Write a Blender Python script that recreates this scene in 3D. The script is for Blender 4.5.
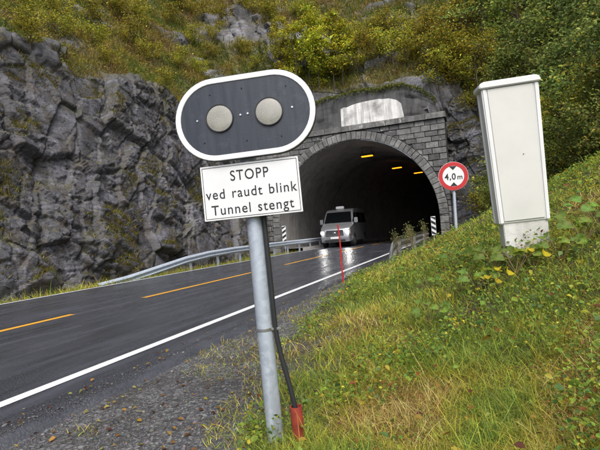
import bpy, bmesh, math, random
import numpy as np
from mathutils import Vector, Matrix
from mathutils.bvhtree import BVHTree

R = math.radians
rng = np.random.default_rng(11)
random.seed(5)
scene = bpy.context.scene
for o in list(bpy.data.objects):
    bpy.data.objects.remove(o)
col = scene.collection

# ------------------------------------------------------------------ camera
CAM_H = 1.05
cam = bpy.data.cameras.new('camera')
cam_o = bpy.data.objects.new('camera', cam)
col.objects.link(cam_o)
cam.sensor_width = 36
cam.lens = 27.6
cam.clip_start = 0.05
cam.clip_end = 2000
cam_o.matrix_world = (Matrix.Translation((0, 0, CAM_H)) @ Matrix.Rotation(R(20.5), 4, 'Z')
                      @ Matrix.Rotation(R(91.07), 4, 'X') @ Matrix.Rotation(R(-4.2), 4, 'Z'))
scene.camera = cam_o

# ------------------------------------------------------------------ light
SUN_EL, SUN_AZ = 55, 150          # azimuth clockwise from +Y
world = bpy.data.worlds.new('World')
scene.world = world
world.use_nodes = True
wn = world.node_tree
bg = wn.nodes['Background']
sky = wn.nodes.new('ShaderNodeTexSky')
sky.sky_type = 'NISHITA'
sky.sun_disc = False
sky.sun_elevation = R(SUN_EL)
sky.sun_rotation = R(SUN_AZ)
sky.dust_density = 4.0
sky.ozone_density = 1.0
hs = wn.nodes.new('ShaderNodeHueSaturation')
hs.inputs['Saturation'].default_value = 0.6
wn.links.new(sky.outputs[0], hs.inputs['Color'])
wn.links.new(hs.outputs[0], bg.inputs['Color'])
bg.inputs['Strength'].default_value = 0.13
sun = bpy.data.lights.new('sun', 'SUN')
sun.energy = 1.4
sun.angle = R(30)
sun.color = (1.0, 0.96, 0.9)
sun_o = bpy.data.objects.new('sun', sun)
col.objects.link(sun_o)
dv = Vector((math.sin(R(SUN_AZ)) * math.cos(R(SUN_EL)), math.cos(R(SUN_AZ)) * math.cos(R(SUN_EL)), math.sin(R(SUN_EL))))
sun_o.rotation_euler = dv.to_track_quat('Z', 'Y').to_euler()
scene.view_settings.view_transform = 'Standard'
scene.view_settings.look = 'None'
scene.view_settings.gamma = 1
scene.view_settings.use_curve_mapping = False
scene.view_settings.exposure = 0.92
scene.render.engine = 'CYCLES'
scene.cycles.max_bounces = 6
scene.cycles.transparent_max_bounces = 4
scene.cycles.use_denoising = True


# ------------------------------------------------------------------ noise (numpy)
def hash3(ix, iy, iz, seed):
    h = (ix.astype(np.int64) * 374761393 + iy.astype(np.int64) * 668265263 + iz.astype(np.int64) * 2147483647 + seed * 974711) & 0xFFFFFFFF
    h = (h ^ (h >> 13)) * 1274126177 & 0xFFFFFFFF
    h = (h ^ (h >> 16)) * 2246822519 & 0xFFFFFFFF
    h = h ^ (h >> 15)
    return (h & 0xFFFFFF) / float(0x1000000)


def vnoise(p, seed=0):
    i = np.floor(p).astype(np.int64)
    f = p - i
    f = f * f * (3 - 2 * f)
    r = 0
    for dx in (0, 1):
        for dy in (0, 1):
            for dz in (0, 1):
                w = (f[:, 0] if dx else 1 - f[:, 0]) * (f[:, 1] if dy else 1 - f[:, 1]) * (f[:, 2] if dz else 1 - f[:, 2])
                r = r + w * hash3(i[:, 0] + dx, i[:, 1] + dy, i[:, 2] + dz, seed)
    return r * 2 - 1


def fbm(p, octs=4, seed=0, gain=0.5):
    a, s, r = 1.0, 0.0, 0
    q = p.copy()
    for k in range(octs):
        r = r + a * vnoise(q, seed + k * 17)
        s += a
        a *= gain
        q = q * 2.03
    return r / s


def voro(p, seed=0):
    i = np.floor(p).astype(np.int64)
    n = len(p)
    f1 = np.full(n, 9.0)
    f2 = np.full(n, 9.0)
    dl = np.zeros((n, 3))
    idc = np.zeros((n, 3), dtype=np.int64)
    for dx in (-1, 0, 1):
        for dy in (-1, 0, 1):
            for dz in (-1, 0, 1):
                c = i + np.array([dx, dy, dz])
                ctr = np.stack([c[:, k] + hash3(c[:, 0], c[:, 1], c[:, 2], seed + 31 * k + 1) for k in range(3)], 1)
                d = p - ctr
                dist = np.sqrt((d * d).sum(1))
                near = dist < f1
                f2 = np.where(near, f1, np.minimum(f2, dist))
                f1 = np.where(near, dist, f1)
                dl[near] = d[near]
                idc[near] = c[near]
    rnd = np.stack([hash3(idc[:, 0], idc[:, 1], idc[:, 2], seed + 500 + k) for k in range(4)], 1)
    return f1, f2, dl, rnd


def facet(p, rot, sc, seed, tilt):
    q = (p @ rot.T) / np.array(sc)
    f1, f2, dl, rnd = voro(q, seed)
    off = rnd[:, 0] - 0.5 + tilt * ((dl * (rnd[:, 1:4] - 0.5) * 2).sum(1))
    return off, np.clip((f2 - f1) / 0.05, 0, 1), rnd[:, 3]


def rotm(ax, ay, az):
    return np.array(Matrix.Rotation(R(az), 3, 'Z') @ Matrix.Rotation(R(ay), 3, 'Y') @ Matrix.Rotation(R(ax), 3, 'X'))


def sstep(a, b, x):
    t = np.clip((x - a) / (b - a), 0, 1)
    return t * t * (3 - 2 * t)


# ------------------------------------------------------------------ mesh helpers
def np_mesh(name, v, faces, attrs=None, smooth=False):
    """v (n,3); faces (m,k) array of equal-size polygons; attrs: dict of per-point float or colour arrays"""
    me = bpy.data.meshes.new(name)
    v = np.asarray(v, dtype=np.float32)
    faces = np.asarray(faces, dtype=np.int32)
    m, k = faces.shape
    me.vertices.add(len(v))
    me.vertices.foreach_set('co', v.ravel())
    me.loops.add(m * k)
    me.loops.foreach_set('vertex_index', faces.ravel())
    me.polygons.add(m)
    me.polygons.foreach_set('loop_start', np.arange(0, m * k, k, dtype=np.int32))
    if smooth:
        me.polygons.foreach_set('use_smooth', np.ones(m, dtype=bool))
    me.update(calc_edges=True)
    for an, a in (attrs or {}).items():
        a = np.asarray(a, dtype=np.float32)
        if a.ndim == 1:
            me.attributes.new(an, 'FLOAT', 'POINT').data.foreach_set('value', a)
        else:
            c4 = np.ones((len(a), 4), dtype=np.float32)
            c4[:, :3] = a
            me.attributes.new(an, 'FLOAT_COLOR', 'POINT').data.foreach_set('color', c4.ravel())
    return me


def grid_faces(nu, nv):
    a = np.arange(nu * nv).reshape(nu, nv)
    return np.stack([a[:-1, :-1].ravel(), a[1:, :-1].ravel(), a[1:, 1:].ravel(), a[:-1, 1:].ravel()], 1)


class MB:
    def __init__(s):
        s.v, s.f = [], []

    def add(s, vs, fs):
        b = len(s.v)
        s.v += [tuple(p) for p in vs]
        s.f += [tuple(i + b for i in f) for f in fs]

    def box(s, x0, x1, y0, y1, z0, z1, M=None):
        vs = [Vector((x, y, z)) for x in (x0, x1) for y in (y0, y1) for z in (z0, z1)]
        if M is not None:
            vs = [M @ p for p in vs]
        s.add(vs, [(0, 1, 3, 2), (4, 6, 7, 5), (0, 4, 5, 1), (2, 3, 7, 6), (0, 2, 6, 4), (1, 5, 7, 3)])

    def tube(s, pts, rad, n=12, cap=True):
        pts = [Vector(p) for p in pts]
        rs = rad if isinstance(rad, (list, tuple)) else [rad] * len(pts)
        up = None
        vs = []
        for i, p in enumerate(pts):
            d = (pts[min(i + 1, len(pts) - 1)] - pts[max(i - 1, 0)]).normalized()
            if up is None:
                up = d.orthogonal().normalized()
            up = (up - d * up.dot(d)).normalized()
            w = d.cross(up)
            vs += [p + (up * math.cos(2 * math.pi * k / n) + w * math.sin(2 * math.pi * k / n)) * rs[i] for k in range(n)]
        fs = [(i * n + k, i * n + (k + 1) % n, (i + 1) * n + (k + 1) % n, (i + 1) * n + k) for i in range(len(pts) - 1) for k in range(n)]
        if cap:
            fs += [tuple(range(n))[::-1], tuple(range((len(pts) - 1) * n, len(pts) * n))]
        s.add(vs, fs)

    def prism(s, poly, y0, y1, M=None):
        """poly: list of (x,z), extruded along y"""
        n = len(poly)
        vs = [Vector((x, y0, z)) for x, z in poly] + [Vector((x, y1, z)) for x, z in poly]
        if M is not None:
            vs = [M @ p for p in vs]
        s.add(vs, [tuple(range(n)), tuple(range(n, 2 * n))[::-1]] + [(k, k + n, (k + 1) % n + n, (k + 1) % n) for k in range(n)])

    def ring(s, outer, inner, y0, y1):
        n = len(outer)
        vs = [(x, y, z) for y in (y0, y1) for P in (outer, inner) for x, z in P]
        fs = []
        for k in range(n):
            j = (k + 1) % n
            fs += [(k, j, n + j, n + k), (2 * n + k, 3 * n + k, 3 * n + j, 2 * n + j),
                   (k, 2 * n + k, 2 * n + j, j), (n + k, n + j, 3 * n + j, 3 * n + k)]
        s.add(vs, fs)

    def mesh(s, name, bevel=0, seg=2, smooth=False, angle=35):
        me = bpy.data.meshes.new(name)
        me.from_pydata([tuple(p) for p in s.v], [], s.f)
        bm = bmesh.new()
        bm.from_mesh(me)
        bmesh.ops.recalc_face_normals(bm, faces=bm.faces)
        if bevel:
            es = [e for e in bm.edges if len(e.link_faces) == 2 and e.calc_face_angle(0) > R(30)]
            bmesh.ops.bevel(bm, geom=es, offset=bevel, segments=seg, affect='EDGES', clamp_overlap=True)
        if smooth:
            for f in bm.faces:
                f.smooth = True
            for e in bm.edges:
                if len(e.link_faces) == 2 and e.calc_face_angle(0) > R(angle):
                    e.smooth = False
        bm.to_mesh(me)
        bm.free()
        return me


def obj(name, me, mat, parent=None, loc=None, **props):
    o = bpy.data.objects.new(name, me)
    col.objects.link(o)
    if mat is not None:
        me.materials.append(mat)
    if parent is not None:
        o.parent = parent
    if loc is not None:
        o.location = loc
    for k, v in props.items():
        o[k] = v
    return o


def thing(name, label, cat, loc=(0, 0, 0), rot=(0, 0, 0), group=None):
    o = bpy.data.objects.new(name, None)
    o.empty_display_size = 0.2
    col.objects.link(o)
    o.location = loc
    o.rotation_euler = rot
    o['label'] = label
    o['category'] = cat
    if group:
        o['group'] = group
    return o


def dup(root, loc, rotz=0.0, sc=1.0, label=None, group=None):
    r = root.copy()
    col.objects.link(r)
    r.location = loc
    r.rotation_euler = (0, 0, rotz)
    r.scale = (sc, sc, sc)
    if label:
        r['label'] = label
    if group:
        r['group'] = group
    for ch in list(root.children):
        c = ch.copy()
        col.objects.link(c)
        c.parent = r
        for g in list(ch.children):
            d = g.copy()
            col.objects.link(d)
            d.parent = c
    return r


# ------------------------------------------------------------------ material helpers
class N:
    def __init__(s, name, rough=0.6, metal=0.0):
        s.m = bpy.data.materials.new(name)
        s.m.use_nodes = True
        s.t = s.m.node_tree
        s.b = s.t.nodes['Principled BSDF']
        s.b.inputs['Roughness'].default_value = rough
        s.b.inputs['Metallic'].default_value = metal
        s.co = s.t.nodes.new('ShaderNodeTexCoord').outputs['Object']

    def n(s, kind, **kw):
        nd = s.t.nodes.new(kind)
        for k, v in kw.items():
            if k.startswith('i_'):
                nd.inputs[k[2:].replace('_', ' ')].default_value = v
            else:
                setattr(nd, k, v)
        return nd

    def l(s, a, b):
        s.t.links.new(a, b)

    def map(s, sc=(1, 1, 1), rot=(0, 0, 0)):
        m = s.n('ShaderNodeMapping')
        m.inputs['Scale'].default_value = sc
        m.inputs['Rotation'].default_value = rot
        s.l(s.co, m.inputs['Vector'])
        return m.outputs[0]

    def noise(s, scale, detail=4, rough=0.55, vec=None, dist=0.0):
        nd = s.n('ShaderNodeTexNoise', i_Scale=scale, i_Detail=detail, i_Roughness=rough, i_Distortion=dist)
        s.l(vec if vec is not None else s.co, nd.inputs['Vector'])
        return nd.outputs['Fac']

    def voron(s, scale, feature='F1', vec=None, out='Distance'):
        nd = s.n('ShaderNodeTexVoronoi', feature=feature, i_Scale=scale)
        s.l(vec if vec is not None else s.co, nd.inputs['Vector'])
        return nd.outputs[out]

    def ramp(s, fac, stops):
        nd = s.n('ShaderNodeValToRGB')
        el = nd.color_ramp.elements
        while len(el) < len(stops):
            el.new(0.5)
        for e, (p, c) in zip(el, stops):
            e.position = p
            e.color = (c, c, c, 1) if isinstance(c, (int, float)) else (*c, 1)
        s.l(fac, nd.inputs[0])
        return nd.outputs[0]

    def mix(s, fac, a, b, blend='MIX'):
        nd = s.n('ShaderNodeMix', data_type='RGBA', blend_type=blend)
        for sock, v in ((nd.inputs[0], fac), (nd.inputs[6], a), (nd.inputs[7], b)):
            if isinstance(v, (int, float)):
                sock.default_value = v
            elif isinstance(v, tuple):
                sock.default_value = (*v, 1)
            else:
                s.l(v, sock)
        return nd.outputs[2]

    def math(s, op, a, b=0.0, clamp=False):
        nd = s.n('ShaderNodeMath', operation=op, use_clamp=clamp)
        for k, v in ((0, a), (1, b)):
            if isinstance(v, (int, float)):
                nd.inputs[k].default_value = v
            else:
                s.l(v, nd.inputs[k])
        return nd.outputs[0]

    def attr(s, name, out='Fac'):
        nd = s.n('ShaderNodeAttribute', attribute_name=name)
        return nd.outputs[out]

    def normz(s):
        g = s.n('ShaderNodeNewGeometry')
        x = s.n('ShaderNodeSeparateXYZ')
        s.l(g.outputs['Normal'], x.inputs[0])
        return x.outputs['Z']

    def base(s, c):
        if isinstance(c, tuple):
            s.b.inputs['Base Color'].default_value = (*c, 1)
        else:
            s.l(c, s.b.inputs['Base Color'])
        return s

    def rough(s, r):
        s.l(r, s.b.inputs['Roughness'])
        return s

    def bump(s, h, strength=0.5, dist=0.02, prev=None):
        nd = s.n('ShaderNodeBump', i_Strength=strength, i_Distance=dist)
        s.l(h, nd.inputs['Height'])
        if prev is not None:
            s.l(prev, nd.inputs['Normal'])
        s.l(nd.outputs[0], s.b.inputs['Normal'])
        return nd.outputs[0]


def simple(name, c, rough=0.5, metal=0.0, var=0.12, scale=6.0, bump=0.0, bscale=40):
    m = N(name, rough, metal)
    dark = tuple(x * (1 - var) for x in c)
    light = tuple(min(1, x * (1 + var)) for x in c)
    m.base(m.ramp(m.noise(scale, 5), [(0.3, dark), (0.7, light)]))
    if bump:
        m.bump(m.noise(bscale, 4), bump, 0.01)
    return m.m


def emit(name, c, strength):
    m = N(name)
    m.base(c)
    m.b.inputs['Emission Color'].default_value = (*c, 1)
    m.b.inputs['Emission Strength'].default_value = strength
    return m.m


# ---- rock / hillside material
def mat_hill():
    m = N('hillside_rock_and_soil', 0.6)
    tilt = m.map((1, 1, 1), (R(25), R(30), 0))
    strat = m.map((0.7, 0.7, 3.2), (R(18), R(-35), R(10)))
    big = m.noise(0.55, 5, 0.6)
    mid = m.noise(2.6, 8, 0.65, tilt)
    fine = m.noise(16, 8, 0.7)
    rock = m.ramp(mid, [(0.25, (0.04, 0.04, 0.046)), (0.45, (0.08, 0.079, 0.09)), (0.6, (0.125, 0.124, 0.142)), (0.78, (0.21, 0.21, 0.235))])
    rock = m.mix(m.ramp(m.noise(1.1, 6, 0.6, strat), [(0.5, 0.0), (0.74, 0.7)]), rock, (0.19, 0.19, 0.22))
    rock = m.mix(1.0, rock, m.ramp(m.attr('tone'), [(0.12, (0.42, 0.42, 0.42)), (0.45, (0.85, 0.85, 0.86)), (0.8, (1.75, 1.75, 1.8))]), 'MULTIPLY')
    rock = m.mix(m.ramp(m.noise(1.7, 6), [(0.50, 0.0), (0.66, 0.75)]), rock, (0.062, 0.045, 0.027))
    rock = m.mix(m.ramp(m.noise(0.9, 7, 0.7), [(0.54, 0.0), (0.68, 0.65)]), rock, (0.075, 0.072, 0.022))
    rock = m.mix(m.ramp(fine, [(0.35, 0.6), (0.6, 0.0)]), rock, (0.03, 0.03, 0.033))
    lich = m.ramp(m.noise(7.0, 7, 0.7), [(0.62, 0.0), (0.69, 0.7)])
    rock = m.mix(lich, rock, (0.27, 0.27, 0.27))
    cr = m.voron(1.9, 'DISTANCE_TO_EDGE', strat)
    crack = m.ramp(cr, [(0.0, 0.0), (0.03, 1.0)])
    rock = m.mix(crack, (0.015, 0.014, 0.013), rock)
    # moss sits on flat ledges
    moss_c = m.ramp(m.noise(5, 6, 0.7), [(0.3, (0.035, 0.032, 0.012)), (0.5, (0.075, 0.075, 0.018)), (0.7, (0.11, 0.09, 0.022))])
    ledge = m.math('ADD', m.normz(), m.math('MULTIPLY', m.math('SUBTRACT', m.noise(1.6, 7, 0.7), 0.5), 1.5))
    mossf = m.ramp(ledge, [(0.62, 0.0), (0.82, 1.0)])
    rock = m.mix(m.math('MULTIPLY', mossf, 0.6), rock, moss_c)
    soil = m.ramp(m.noise(3.2, 7, 0.7), [(0.28, (0.022, 0.019, 0.010)), (0.48, (0.055, 0.05, 0.014)), (0.66, (0.095, 0.08, 0.016)), (0.82, (0.065, 0.075, 0.02))])
    m.base(m.mix(m.attr('veg'), rock, soil))
    m.rough(m.ramp(m.noise(4, 5), [(0.3, 0.25), (0.7, 0.65)]))
    b1 = m.bump(mid, 0.2, 0.04)
    b2 = m.bump(cr, 0.5, 0.04, b1)
    b3 = m.bump(m.noise(9, 10, 0.72, strat), 0.55, 0.04, b2)
    m.bump(fine, 1.0, 0.025, b3)
    return m.m


def mat_ground():
    m = N('bank_soil_and_gravel', 0.85)
    soil = m.ramp(m.noise(4, 8, 0.7), [(0.3, (0.022, 0.020, 0.008)), (0.5, (0.06, 0.058, 0.016)), (0.7, (0.10, 0.085, 0.025))])
    peb = m.voron(55, 'F1', None, 'Color')
    sep = m.n('ShaderNodeSeparateColor')
    m.l(peb, sep.inputs[0])
    gr = m.ramp(sep.outputs[0], [(0.0, (0.036, 0.036, 0.039)), (0.6, (0.09, 0.09, 0.095)), (1.0, (0.22, 0.218, 0.218))])
    gr = m.mix(m.ramp(m.noise(2.2, 5), [(0.42, 0.0), (0.62, 0.7)]), gr, (0.033, 0.029, 0.024))
    m.base(m.mix(m.attr('grassy'), gr, soil))
    b = m.bump(m.voron(55), 0.8, 0.012)
    m.bump(m.noise(25, 8, 0.7), 0.8, 0.03, b)
    return m.m


def mat_asphalt():
    m = N('wet_asphalt', 0.3)
    streak = m.map((3.0, 0.35, 1))
    st = m.noise(1.6, 6, 0.62, streak)
    streak2 = m.map((1.1, 0.10, 1))
    st2 = m.noise(1.4, 4, 0.55, streak2)
    grain = m.noise(75, 5, 0.78)
    c = m.ramp(st, [(0.36, (0.010, 0.011, 0.015)), (0.64, (0.046, 0.049, 0.062))])
    c = m.mix(m.ramp(grain, [(0.46, 0.0), (0.68, 0.85)]), c, (0.115, 0.12, 0.14))
    c = m.mix(m.ramp(m.noise(0.9, 8, 0.7), [(0.55, 0.0), (0.7, 0.25)]), c, (0.07, 0.07, 0.075))
    m.base(c)
    wet = m.math('ADD', m.math('MULTIPLY', st, 0.65), m.math('MULTIPLY', st2, 0.5))
    m.rough(m.ramp(wet, [(0.44, 0.12), (0.58, 0.24), (0.76, 0.42)]))
    b = m.bump(grain, 0.9, 0.007)
    m.bump(m.noise(45, 4, 0.6), 0.22, 0.006, b)
    return m.m


def mat_paint(name, c):
    m = N(name, 0.4)
    w = m.ramp(m.noise(38, 7, 0.75), [(0.34, 1.0), (0.42, 0.0)])
    m.base(m.mix(m.math('MULTIPLY', w, 0.7), c, (0.05, 0.05, 0.052)))
    m.bump(m.noise(120, 3), 0.3, 0.003)
    return m.m


def mat_stone(name='portal_stone'):
    m = N(name, 0.75)
    sep = m.attr('tone')
    c = m.ramp(sep, [(0.0, (0.085, 0.085, 0.088)), (0.5, (0.155, 0.155, 0.156)), (1.0, (0.24, 0.24, 0.235))])
    c = m.mix(m.ramp(m.noise(1.5, 7, 0.65), [(0.45, 0.0), (0.7, 0.8)]), c, (0.05, 0.05, 0.05))
    streak = m.map((2.2, 2.2, 0.25))
    c = m.mix(m.ramp(m.noise(1.8, 6, 0.6, streak), [(0.52, 0.0), (0.68, 0.65)]), c, (0.035, 0.035, 0.034))
    c = m.mix(m.ramp(m.noise(2.6, 7, 0.7), [(0.60, 0.0), (0.66, 0.85)]), c, (0.40, 0.40, 0.385))
    c = m.mix(m.ramp(m.noise(3.1, 5, 0.7), [(0.62, 0.0), (0.72, 0.6)]), c, (0.07, 0.075, 0.025))
    m.base(c)
    b = m.bump(m.noise(7, 8, 0.7), 0.9, 0.05)
    m.bump(m.noise(40, 5, 0.7), 0.5, 0.01, b)
    return m.m


def mat_concrete(name, c, dark, amount=0.6):
    m = N(name, 0.7)
    k = m.ramp(m.noise(3, 8, 0.65), [(0.3, tuple(x * 0.75 for x in c)), (0.7, c)])
    streak = m.map((1.6, 1.6, 0.12))
    k = m.mix(m.ramp(m.noise(2.0, 7, 0.65, streak), [(0.45, 0.0), (0.68, amount)]), k, dark)
    k = m.mix(m.ramp(m.noise(1.1, 5), [(0.5, 0.0), (0.7, amount)]), k, dark)
    m.base(k)
    m.bump(m.noise(14, 7, 0.7), 0.5, 0.015)
    return m.m


def mat_leaf(name='foliage', trans=0.5, rough=0.5):
    m = N(name, rough)
    c = m.attr('col', 'Color')
    oi = m.n('ShaderNodeObjectInfo')
    hsv = m.n('ShaderNodeHueSaturation')
    m.l(c, hsv.inputs['Color'])
    m.l(m.math('ADD', m.math('MULTIPLY', oi.outputs['Random'], 0.035), 0.482), hsv.inputs['Hue'])
    m.l(m.math('ADD', m.math('MULTIPLY', oi.outputs['Random'], 0.4), 0.8), hsv.inputs['Value'])
    m.l(hsv.outputs[0], m.b.inputs['Base Color'])
    m.b.inputs['Specular IOR Level'].default_value = 0.2
    tr = m.n('ShaderNodeBsdfTranslucent')
    m.l(hsv.outputs[0], tr.inputs['Color'])
    mx = m.n('ShaderNodeMixShader', i_Fac=trans)
    m.l(m.b.outputs[0], mx.inputs[1])
    m.l(tr.outputs[0], mx.inputs[2])
    out = [n for n in m.t.nodes if n.type == 'OUTPUT_MATERIAL'][0]
    m.l(mx.outputs[0], out.inputs['Surface'])
    return m.m


def mat_galv():
    m = N('galvanised_steel', 0.45, 0.35)
    cells = m.voron(45, 'F1', None, 'Color')
    sep = m.n('ShaderNodeSeparateColor')
    m.l(cells, sep.inputs[0])
    c = m.ramp(sep.outputs[0], [(0.0, (0.40, 0.46, 0.54)), (1.0, (0.50, 0.56, 0.64))])
    streak = m.map((6, 6, 0.5))
    c = m.mix(m.ramp(m.noise(3, 6, 0.6, streak), [(0.5, 0.0), (0.7, 0.55)]), c, (0.24, 0.25, 0.27))
    c = m.mix(m.ramp(m.noise(14, 6, 0.7), [(0.64, 0.0), (0.72, 0.6)]), c, (0.13, 0.12, 0.11))
    m.base(c)
    m.rough(m.ramp(sep.outputs[1], [(0.0, 0.38), (1.0, 0.55)]))
    m.bump(m.noise(60, 3), 0.15, 0.002)
    return m.m


def mat_panel():
    m = N('dark_blue_grey_panel', 0.45)
    streak = m.map((14, 14, 0.9))
    s1 = m.noise(3.0, 7, 0.65, streak)
    c = m.ramp(s1, [(0.35, (0.020, 0.025, 0.036)), (0.65, (0.037, 0.044, 0.061))])
    c = m.mix(m.ramp(m.noise(9, 7, 0.7), [(0.55, 0.0), (0.75, 0.45)]), c, (0.11, 0.12, 0.145))
    drops = m.ramp(m.voron(70), [(0.10, 1.0), (0.2, 0.0)])
    c = m.mix(m.math('MULTIPLY', drops, 0.35), c, (0.015, 0.017, 0.022))
    m.base(c)
    m.rough(m.ramp(s1, [(0.35, 0.28), (0.65, 0.55)]))
    m.bump(drops, 0.3, 0.002)
    return m.m


def mat_lens():
    m = N('grey_signal_lens', 0.22)
    v = m.voron(150, 'DISTANCE_TO_EDGE')
    c = m.ramp(v, [(0.0, (0.22, 0.215, 0.185)), (0.25, (0.31, 0.305, 0.265))])
    m.base(m.mix(m.ramp(m.noise(10, 4), [(0.4, 0.0), (0.7, 0.6)]), c, (0.38, 0.37, 0.34)))
    m.bump(v, 0.45, 0.0015)
    m.b.inputs['Coat Weight'].default_value = 0.6
    return m.m


M = dict(
    hill=mat_hill(), ground=mat_ground(), asphalt=mat_asphalt(),
    white_line=mat_paint('white_road_paint', (0.66, 0.67, 0.68)), yellow_line=mat_paint('yellow_road_paint', (0.70, 0.34, 0.03)),
    stone=mat_stone(), mortar=mat_concrete('dark_mortar', (0.06, 0.06, 0.06), (0.025, 0.025, 0.025)),
    lining=mat_concrete('tunnel_concrete', (0.27, 0.26, 0.25), (0.10, 0.098, 0.095), 0.6),
    dark_lining=mat_concrete('dark_tunnel_concrete', (0.22, 0.215, 0.21), (0.09, 0.088, 0.085)),  # slightly darker concrete for the inner lining, end and kerbs
    old_wall=mat_concrete('weathered_concrete', (0.09, 0.09, 0.092), (0.02, 0.02, 0.02), 0.9),
    whitewash=mat_concrete('flaking_whitewash', (0.80, 0.80, 0.79), (0.16, 0.16, 0.155), 0.8),
    leaf=mat_leaf(), grass=mat_leaf('grass_blades', 0.3, 0.55),
    bark=simple('bark', (0.07, 0.058, 0.045), 0.85, 0, 0.5, 12, 0.6),
    galv=mat_galv(), panel=mat_panel(), lens=mat_lens(),
    white=simple('white_sheet_metal', (0.70, 0.71, 0.72), 0.4, 0, 0.04, 9),
    ink=simple('black_lettering', (0.012, 0.012, 0.014), 0.5),
    black=simple('black_rubber', (0.02, 0.021, 0.024), 0.45),
    red=simple('red_reflective_paint', (0.46, 0.018, 0.022), 0.4, 0, 0.08),
    red_tube=simple('weathered_red_plastic', (0.27, 0.040, 0.028), 0.55, 0, 0.3, 20),
    steel=simple('stainless_clamp', (0.55, 0.56, 0.58), 0.3, 0.9),
    cab=simple('pale_grey_cabinet_paint', (0.61, 0.615, 0.585), 0.45, 0, 0.06, 3),
    cab_trim=simple('white_cabinet_trim', (0.70, 0.71, 0.715), 0.38, 0, 0.04, 5),
    plinth=mat_concrete('cabinet_plinth', (0.70, 0.70, 0.68), (0.28, 0.26, 0.21), 0.45),
    van=simple('silver_van_paint', (0.46, 0.47, 0.50), 0.24, 0.75, 0.03),
    glass=simple('dark_window_glass', (0.004, 0.005, 0.006), 0.06, 0, 0.1),
    plastic=simple('black_plastic', (0.018, 0.018, 0.019), 0.5),
    chrome=simple('chrome', (0.7, 0.7, 0.72), 0.15, 1.0),
    headlight=emit('lit_headlight', (1.0, 0.98, 0.94), 38.0),
    lamp=emit('orange_sodium_lamp', (1.0, 0.30, 0.01), 1.5),
    drain=simple('dry_stem', (0.14, 0.10, 0.045), 0.8, 0, 0.3),
    stone_loose=simple('loose_gravel', (0.11, 0.108, 0.105), 0.8, 0, 0.55, 30),
)

M['glass'].node_tree.nodes['Principled BSDF'].inputs['Specular IOR Level'].default_value = 0.09

# ================================================================== ground, road
X0k = ([-30, -5, 2.4, 4.4, 8, 14, 26, 60], [-0.9, -0.9, -1.15, -1.6, -2.25, -2.05, -1.9, -1.9])
Sk = ([-30, -5, 1.2, 2.5, 4.4, 8, 26, 60], [0.1, 0.1, 0.13, 0.22, 0.36, 0.45, 0.46, 0.46])


def bank_z(x, y):
    x0 = np.interp(y, *X0k)
    s = np.interp(y, *Sk)
    d = x - x0
    w = 0.35
    soft = w * np.log1p(np.exp(np.clip(d / w, -30, 30)))
    z = s * np.where(d / w > 25, d, soft)
    z = z + 0.35 * np.maximum(0, x - 4.0)
    q = np.stack([x, y, x * 0], 1)
    amp = sstep(-0.2, 1.0, d)
    z = z + amp * (0.07 * fbm(q * 0.8, 4, 5) + 0.025 * fbm(q * 4, 3, 9)) + 0.012 * fbm(q * 3, 4, 2)
    z = z + 0.10 * np.exp(-((x - 0.42) ** 2 + (y - 4.4) ** 2) / 0.5 ** 2)      # soil heaped round the cabinet foot
    z = z - 0.035 - 0.06 * sstep(-2.45, -2.75, x)
    # ditch on the far side of the road
    dl = sstep(-9.9, -10.8, x)
    z = np.where(x < -6, -0.07 - 0.16 * dl + dl * 0.10 * fbm(q * 1.3, 4, 8), z)
    return z


def axis(*segs):
    out = []
    for a, b, st in segs:
        out.append(np.arange(a, b, st))
    out.append(np.array([segs[-1][1]]))
    return np.concatenate(out)


gx = axis((-300, -40, 20), (-40, -13, 1.5), (-13, -9.5, 0.12), (-9.5, -3.0, 0.6), (-3.0, 3.5, 0.06), (3.5, 14, 0.35), (14, 60, 3), (60, 300, 30))
gy = axis((-300, -40, 20), (-40, -4, 1.5), (-4, 0, 0.25), (0, 14, 0.06), (14, 30, 0.16), (30, 60, 2), (60, 300, 30))
GX, GY = np.meshgrid(gx, gy, indexing='ij')
fx, fy = GX.ravel(), GY.ravel()
gz = bank_z(np.clip(fx, -14, 14), np.clip(fy, -30, 40))
gz = np.where(fx < -14, -0.25, gz)
gz = np.where((fy > 29) & (fx < 0), -0.1, gz)
qq = np.stack([fx, fy, fx * 0], 1)
dgr = fx - np.interp(fy, *X0k) + 0.55 * fbm(qq * 1.1, 4, 21) + 0.3 * fbm(qq * 5, 3, 22)
grassy = np.maximum(sstep(-0.25, 0.25, dgr), sstep(-10.05, -10.35, fx))
ground_me = np_mesh('ground', np.stack([fx, fy, gz], 1), grid_faces(len(gx), len(gy)), dict(grassy=grassy), True)
ground = obj('ground', ground_me, M['ground'], kind='structure', label='grass bank and gravel verge beside the road')

TC = -6.55                                        # tunnel centre line at the portal


def cx(y):
    return np.maximum(0, np.asarray(y, float) - 27.0) ** 2 / 95.0


ry = axis((-60, 0, 1.0), (0, 28, 0.12), (28, 78, 0.8))
ru = np.array([-10.05, -9.6, -9.0, -7.5, -6.2, -5, -4, -3.2, -2.9, -2.66, -2.6])
RX, RY = np.meshgrid(ru, ry, indexing='ij')
rxx = RX + cx(RY)
en = fbm(np.stack([ry * 1.7, ry * 0, ry * 0], 1), 4, 3)
rxx[-2] += 0.10 * en
rxx[-1] += 0.13 * en
rxx[0] += 0.08 * fbm(np.stack([ry * 1.3, ry * 0 + 7, ry * 0], 1), 4, 3)
rz = np.zeros_like(rxx)
rz[-1] = -0.10
rz[0] = -0.03
road_me = np_mesh('road', np.stack([rxx.ravel(), RY.ravel(), rz.ravel()], 1), grid_faces(len(ru), len(ry)), None, False)
road = obj('road', road_me, M['asphalt'], kind='structure', label='wet dark two-lane asphalt road running into the tunnel')


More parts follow.
